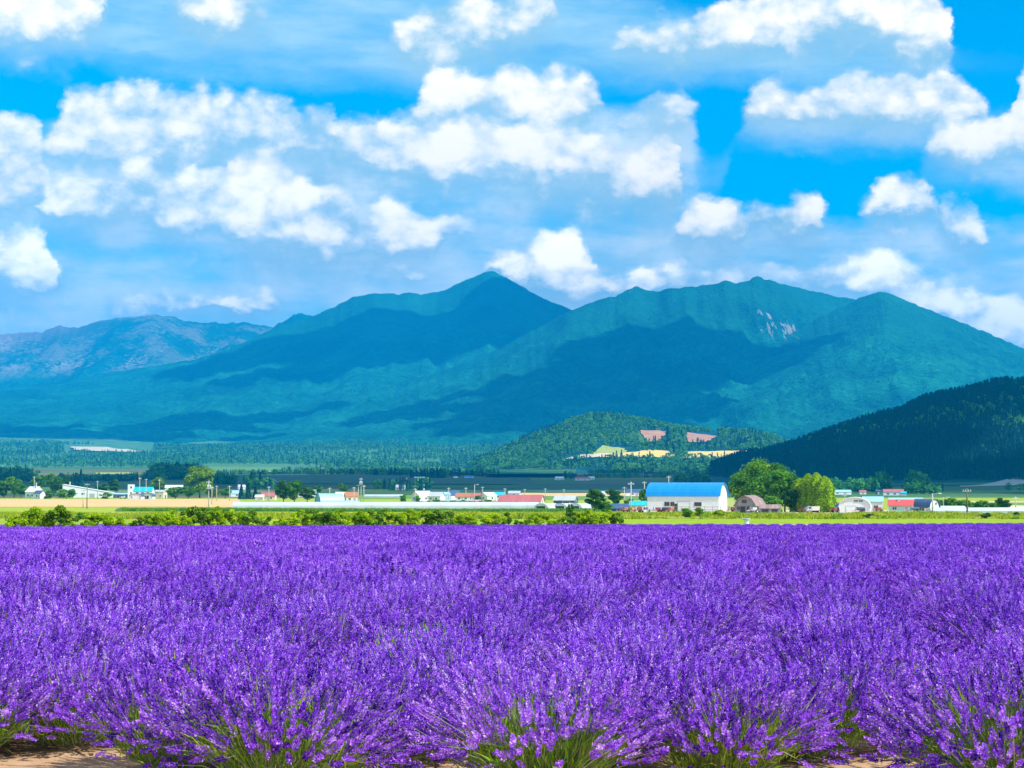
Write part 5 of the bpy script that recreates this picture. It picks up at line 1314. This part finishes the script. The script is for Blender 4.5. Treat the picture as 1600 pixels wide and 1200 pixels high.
truck(192, YR(779.4), R(-5), "small truck parked under the pale blue open shed")
def rail_fence():
    Y = 470.; x0, x1 = XP(1052, Y), XP(1150, Y)
    e = empty("rail_fence", ((x0 + x1) / 2, Y, gz1((x0 + x1) / 2, Y))); tag(e, "low wooden rail fence along the front of the blue barn", "fence")
    L = x1 - x0
    for k in range(9):
        bm = bmesh.new(); xx = -L / 2 + k * L / 8; box(bm, xx - .06, xx + .06, -.06, .06, -.4, 1.75); part("post", bm, M_OLDWOOD, e)
    for z in (.8, 1.55):
        bm = bmesh.new(); box(bm, -L / 2 - .2, L / 2 + .2, -.10, -.063, z, z + .12); part("rail", bm, M_OLDWOOD, e)
rail_fence()
def tub(px, Y):
    x = XP(px, Y); e = empty("water_tub", (x, Y, gz1(x, Y))); tag(e, "white plastic tub with a wide rim standing at the lavender's far edge", "tub")
    def lathe(prof_, m, nm):
        bm = bmesh.new(); seg = 24
        rings = [[bm.verts.new((rr * math.cos(6.2832 * k / seg), rr * math.sin(6.2832 * k / seg), z)) for k in range(seg)] for rr, z in prof_]
        for A, B in zip(rings, rings[1:]):
            for k in range(seg): bm.faces.new((A[k], A[(k + 1) % seg], B[(k + 1) % seg], B[k]))
        bm.faces.new(rings[0]); bm.faces.new(rings[-1])
        return part(nm, bm, m, e, False)
    lathe([(.26, -.05), (.28, .5), (.32, .83), (.28, .83), (.26, .5)], M_WHITE, "body")
    lathe([(.33, .84), (.42, .86), (.43, .98), (.38, 1.0), (.30, .99)], M_GREY, "rim")
tub(1166, 190)
# ------------------------------------------------------------------ hedge of young shrubs along the field's far edge: (px, top row, width px, kind)
HEDGE = [(22, 806, 34), (48, 788, 36), (66, 802, 34), (92, 790, 42), (112, 806, 30), (155, 796, 44), (136, 812, 22), (186, 808, 22), (206, 812, 26), (226, 806, 26), (242, 798, 32), (264, 797, 32), (284, 800, 26), (300, 792, 38), (322, 790, 40), (338, 793, 30), (354, 796, 32), (374, 793, 34),
         (396, 798, 38), (414, 806, 26), (440, 809, 26), (456, 804, 30), (472, 798, 36), (492, 796, 36), (512, 797, 34), (530, 796, 36), (550, 797, 34), (568, 798, 34), (584, 796, 32), (602, 793, 36), (618, 795, 30), (642, 796, 34), (660, 794, 34), (680, 796, 34), (698, 797, 32), (714, 799, 30), (735, 801, 30),
         (768, 798, 38), (786, 800, 28), (812, 811, 22), (832, 803, 30), (848, 801, 32), (866, 810, 22), (882, 807, 26), (900, 798, 34), (918, 796, 34), (936, 797, 34), (952, 798, 32), (968, 801, 26)]
for i, (px, top, wpx) in enumerate(HEDGE):
    Y = float(np.interp(px, [-400, 20, 980], [95, 107, 165])) + 1.6 + .8 * (i % 3)
    x = XP(px, Y); z = gz1(x, Y)
    H = (ZC + (HOR - top) / F * Y) - z
    k_ = sum(1 for q in HEDGE if (629 > q[0] > px) or (629 < q[0] < px)) + 1
    lab = ("yellow-green hedge shrub, %s from the withered orange one towards the %s" % (ordinal(k_), "wheat field" if px < 629 else "blue barn"))
    tree("hedge_shrub", 'shrubfresh' if (i * 7) % 5 in (1, 3) else 'shrub', px, Y, H * 1.02, wpx / F * Y * 1.12, lab, "hedge shrubs along the lavender field")
tree("hedge_shrub", 'dry', 629, 146, 1.35, .75, "withered orange shrub standing within the yellow-green hedge")
tree("dark_sapling", 'dark', 891, 196, 2.4, 1.0, "dark green sapling rising behind the hedge before the tunnels")
tree("weed_clump", 'shrubgreen', 1075, 285, 1.9, 2.6, "tall green weed clump on the bank before the blue barn", cat="shrub")
tree("weed_clump", 'yellow', 1092, 290, 1.6, 1.6, "thin brownish weed beside the tall green clump on the bank", cat="shrub")
tree("weed_clump", 'shrub', 1125, 280, 1.3, 2.8, "low weed clump on the bank before the barn's right end", cat="shrub")
# second strip of lavender seen through the hedge
for px, Y, H, W, key, lab in ((1540, 262, .9, 1.6, 'dark', "dark weed tuft at the bank's foot before the white greenhouse"), (1588, 300, .9, 1.4, 'dark', "dark weed tuft on the bank below the sandy patch"), (1308, 300, .8, 3.2, 'shrubgreen', "low green weed patch on the bank before the orange-red shed"),
        (1360, 270, .7, 3.0, 'dark', "dark low weeds on the bank before the arched hall"), (1212, 290, .8, 3.4, 'shrubgreen', "low weeds on the bank before the lean-to"), (130, 250, 1.2, 2.2, 'shrubgreen', "green weed clump on the bank behind the hedge at the wheat field poles"), (52, 128, 1.9, .7, 'yellow', "thin yellowish sapling sticking out above the hedge"), (100, 130, 1.9, .6, 'yellow', "second thin sapling sticking out above the hedge")):
    tree("weed_clump" if px != 52 and px != 100 else "sapling", key, px, Y, H, W, lab, cat="shrub")
# ------------------------------------------------------------------ the lavender field
def edge_y(px):
    """depth of the field's far edge (oblique: nearer on the left)"""
    return np.interp(px, [-400, 20, 980, 1600, 2000], [95, 107, 165, 185, 192])

LAV_HI = []
for k in range(4):
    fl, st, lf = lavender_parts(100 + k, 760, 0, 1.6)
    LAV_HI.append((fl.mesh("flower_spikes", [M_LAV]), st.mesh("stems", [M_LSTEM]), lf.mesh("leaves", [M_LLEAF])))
def joined(seed, n, lod, name, leafy=1.0):
    fl, st, lf = lavender_parts(seed, n, lod, leafy)
    s = Soup()
    for mi, q in enumerate((fl, st, lf)):
        for v, t in zip(q.V, q.T): s.quads(v.reshape(-1, 4, 3), t, mi)
    return source(name, s.mesh(name, [M_LAV, M_LSTEM, M_LLEAF]))
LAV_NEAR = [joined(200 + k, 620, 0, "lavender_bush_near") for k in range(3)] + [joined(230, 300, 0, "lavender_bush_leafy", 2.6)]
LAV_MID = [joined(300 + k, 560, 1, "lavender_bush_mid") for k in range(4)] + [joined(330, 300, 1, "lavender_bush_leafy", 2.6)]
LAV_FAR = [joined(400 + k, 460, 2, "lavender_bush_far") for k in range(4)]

# rows run away from the camera, slightly to the right
HEAD = R(9.0)
RS, AS = 1.18, .56
fwd = np.array([math.sin(HEAD), math.cos(HEAD)]); side = np.array([math.cos(HEAD), -math.sin(HEAD)])
pts = []
for i in range(-110, 110):
    for j in range(-40, 380):
        q = side * (i * RS + .35) + fwd * (j * AS)
        pts.append(q)
pts = np.array(pts) + rng.normal(0, .085, (len(pts), 2))
pxs = 800 + F * pts[:, 0] / np.maximum(pts[:, 1], .1)
ok = (pts[:, 1] > 8.8 + .25 * np.sin(pts[:, 0] * 2.1)) & (pts[:, 1] < edge_y(pxs)) & (np.abs(pts[:, 0]) < .345 * pts[:, 1] + 7)
pts = pts[ok]; pxs = pxs[ok]
FRONT = [  # px, depth, scale, label
  (-60, 8.55, 1.0, "lavender bush with a dark shaded base beside bare soil in the field's corner"),
  (120, 9.05, .92, "small lavender bush set back behind the bare soil in the field's corner"),
  (262, 8.25, .9, "low lavender bush growing against the broad one beside the corner's bare soil"),
  (440, 7.72, 1.12, "broad lavender bush with its green foliage showing, between two patches of bare soil"),
  (580, 8.45, .95, "lavender bush leaning out behind the broad one's shoulder"),
  (700, 8.95, 1.0, "lavender bush set back behind the bare soil between the broad bush and the yellow-green one"),
  (850, 7.68, 1.08, "lavender bush with bright yellow-green leaves at its foot, on the field's front edge"),
  (985, 8.40, .95, "lavender bush wedged behind the yellow-green one and the leaning purple one"),
  (1130, 7.95, 1.0, "full purple lavender bush leaning over the soil beside a yellow-green one"),
  (1275, 8.62, .95, "lavender bush between the leaning purple one and the bare sandy patch"),
  (1405, 9.0, 1.0, "lavender bush drooping over the back of the bare sandy patch"),
  (1570, 7.75, 1.12, "tall lavender bush with upright spikes beside the bare sandy patch"),
]
def lav_bush(x, y, s, rz, k, label, group=None):
    e = empty("lavender_bush", (x, y, gz1(x, y)), rz, s)
    e.rotation_euler = (float(rng.normal(0, .10)), float(rng.normal(0, .10)), rz)
    tag(e, label, "lavender", group)
    for nm, me in zip(("flower_spikes", "stems", "leaves"), LAV_HI[k]):
        link(nm, me, e)
for i, (px, y, s, lab) in enumerate(FRONT):
    lav_bush(XP(px, y), y, s, 1.3 * i, i % 4, lab)
nearm = (pts[:, 1] < 10.2) & (np.abs(pxs - 800) < 900)
for i, (x, y) in enumerate(pts[nearm]):
    if min((x - XP(p, yy)) ** 2 + (y - yy) ** 2 for p, yy, s_, l_ in FRONT) < .5 ** 2: continue
    lav_bush(x, y, float(rng.uniform(.96, 1.16)), float(rng.uniform(0, 6.28)), i % 4, "purple lavender bush in the first rows behind the field's front edge", "lavender bushes in the first rows")
rest = pts[~nearm]
lod = np.where(rest[:, 1] < 17, 0, np.where(rest[:, 1] < 42, 1, 2))
offs = np.array([0, 4, 9]); cnt = np.array([3.25, 4.2, 4])
var = offs[lod] + (rng.random(len(rest)) * cnt[lod]).astype(int)
hz = .98 + .24 * fbm(rest[:, 0] / 3., rest[:, 1] / 4., 3, 5) + rng.normal(0, .05, len(rest))
P3 = np.column_stack([rest, gz(rest[:, 0], rest[:, 1])])
scatter("lavender_field", P3, rng.random(len(rest)) * 6.283, hz, var, LAV_NEAR + LAV_MID + LAV_FAR, "dense purple lavender in full bloom filling the field", "lavender")
print("lavender bushes", len(rest))
# a second, narrower strip of lavender beyond the hedge on the left
qq = []
r8 = np.random.default_rng(88)
for (p0, p1, y0, y1) in ((-150, 225, 124, 172), (285, 350, 118, 150), (430, 490, 138, 160)):
    n = int((p1 - p0) / F * (y0 + y1) / 2 * (y1 - y0) / .7)
    y = r8.uniform(y0, y1, n); p = r8.uniform(p0, p1, n)
    y = y + (p - 0) / 1600 * 40
    qq.append(np.column_stack([(p - 800) / F * y, y]))
qq = np.concatenate(qq)
scatter("lavender_strip", np.column_stack([qq, gz(qq[:, 0], qq[:, 1])]), r8.random(len(qq)) * 6.28, r8.uniform(.8, 1.1, len(qq)), r8.integers(0, 4, len(qq)), LAV_FAR, "second strip of purple lavender seen behind the hedge", "lavender")
# ------------------------------------------------------------------ real clouds overhead that shade parts of the land, and the air
def cloud_mat():
    m, g, b = mat("cloud_white_vapour", 1., 0.)
    b.inputs['Base Color'].default_value = (.92, .93, .95, 1)
    return m
M_CLOUD = cloud_mat()
def cloud(gx, gy, h, sx, sy, seed, lab):
    """a cumulus bank whose shadow falls at (gx, gy) on the land"""
    z0 = gz1(gx, min(gy, 9000)) if gy < 9000 else 700.
    k = (h - z0) / S.z
    c = Vector((gx + S.x * k, gy + S.y * k, h))
    bm = bmesh.new()
    r = random.Random(seed)
    n = 26
    for i in range(n):
        ang = r.uniform(0, 6.283); rad = math.sqrt(r.random()) * .85
        x, y = math.cos(ang) * rad * sx, math.sin(ang) * rad * sy
        s = r.uniform(.22, .42) * min(sx, sy) * (1.15 - rad * .5)
        mtx = Matrix.Translation((x, y, s * r.uniform(.1, .5))) @ Matrix.Diagonal((s * 1.3, s * 1.1, s * .7, 1))
        bmesh.ops.create_icosphere(bm, subdivisions=3, radius=1., matrix=mtx)
    for v in bm.verts:
        nn = mnoise.fractal(v.co / (min(sx, sy) * .3), 1., 2., 4)
        v.co += v.co.normalized() * nn * min(sx, sy) * .10
        if v.co.z < -60: v.co.z = -60 + (v.co.z + 60) * .2
    me = bpy.data.meshes.new("cloud"); bm.to_mesh(me); bm.free()
    me.materials.append(M_CLOUD)
    for p in me.polygons: p.use_smooth = True
    o = link("cloud", me, loc=c)
    tag(o, lab, "cloud")
    return o
SHADES = [  # ground x, ground y, cloud height, half sizes, what the bank looks like from below
  (XP(1030, 9400), 9400, 4200, 800, 800, "compact white cumulus bank shading the jagged ridge"),
  (XP(900, 8600), 8500, 4200, 650, 700, "smaller white cumulus shading the ridge's lower flank"),
  (XP(590, 12000), 12150, 4600, 1500, 1150, "wide white cumulus bank shading the rounded peak"),
  (XP(280, 9300), 9250, 3900, 2500, 640, "long white cloud street shading the foot of the mountains"),
  (XP(1540, 2500), 2250, 2500, 720, 1050, "round white cumulus shading the conifer hill"),
  (XP(960, 2700), 2650, 2500, 700, 850, "broad white cumulus shading the middle plain"),
  (XP(420, 2500), 2500, 2500, 560, 650, "ragged white cumulus shading the village's back fields"),
]
for i, (gx, gy, h, sx, sy, lab) in enumerate(SHADES):
    cloud(gx, gy, h, sx, sy, 50 + i, lab)

def haze():
    m = bpy.data.materials.new("hazy_air"); m.use_nodes = True
    nt = m.node_tree; nt.nodes.clear()
    v = nt.nodes.new('ShaderNodeVolumePrincipled')
    v.inputs['Color'].default_value = HAZE_COL
    v.inputs['Density'].default_value = HAZE_DENS
    v.inputs['Anisotropy'].default_value = 0.0
    o = nt.nodes.new('ShaderNodeOutputMaterial')
    nt.links.new(v.outputs[0], o.inputs['Volume'])
    m.cycles.homogeneous_volume = True
    x0, x1, y0, y1, z0, z1 = -42000, 42000, -900, 41000, -80, 1640
    vs = [(x, y, z) for z in (z0, z1) for y in (y0, y1) for x in (x0, x1)]
    fs = [(0, 2, 3, 1), (4, 5, 7, 6), (0, 1, 5, 4), (2, 6, 7, 3), (0, 4, 6, 2), (1, 3, 7, 5)]
    return tag(link("haze", new_mesh("haze", vs, fs, [m])), "thin blue summer haze over the valley", "haze", kind="stuff")
HAZE_COL = (.0, .42, 1.0, 1.0)
HAZE_DENS = 7.0e-5
haze()
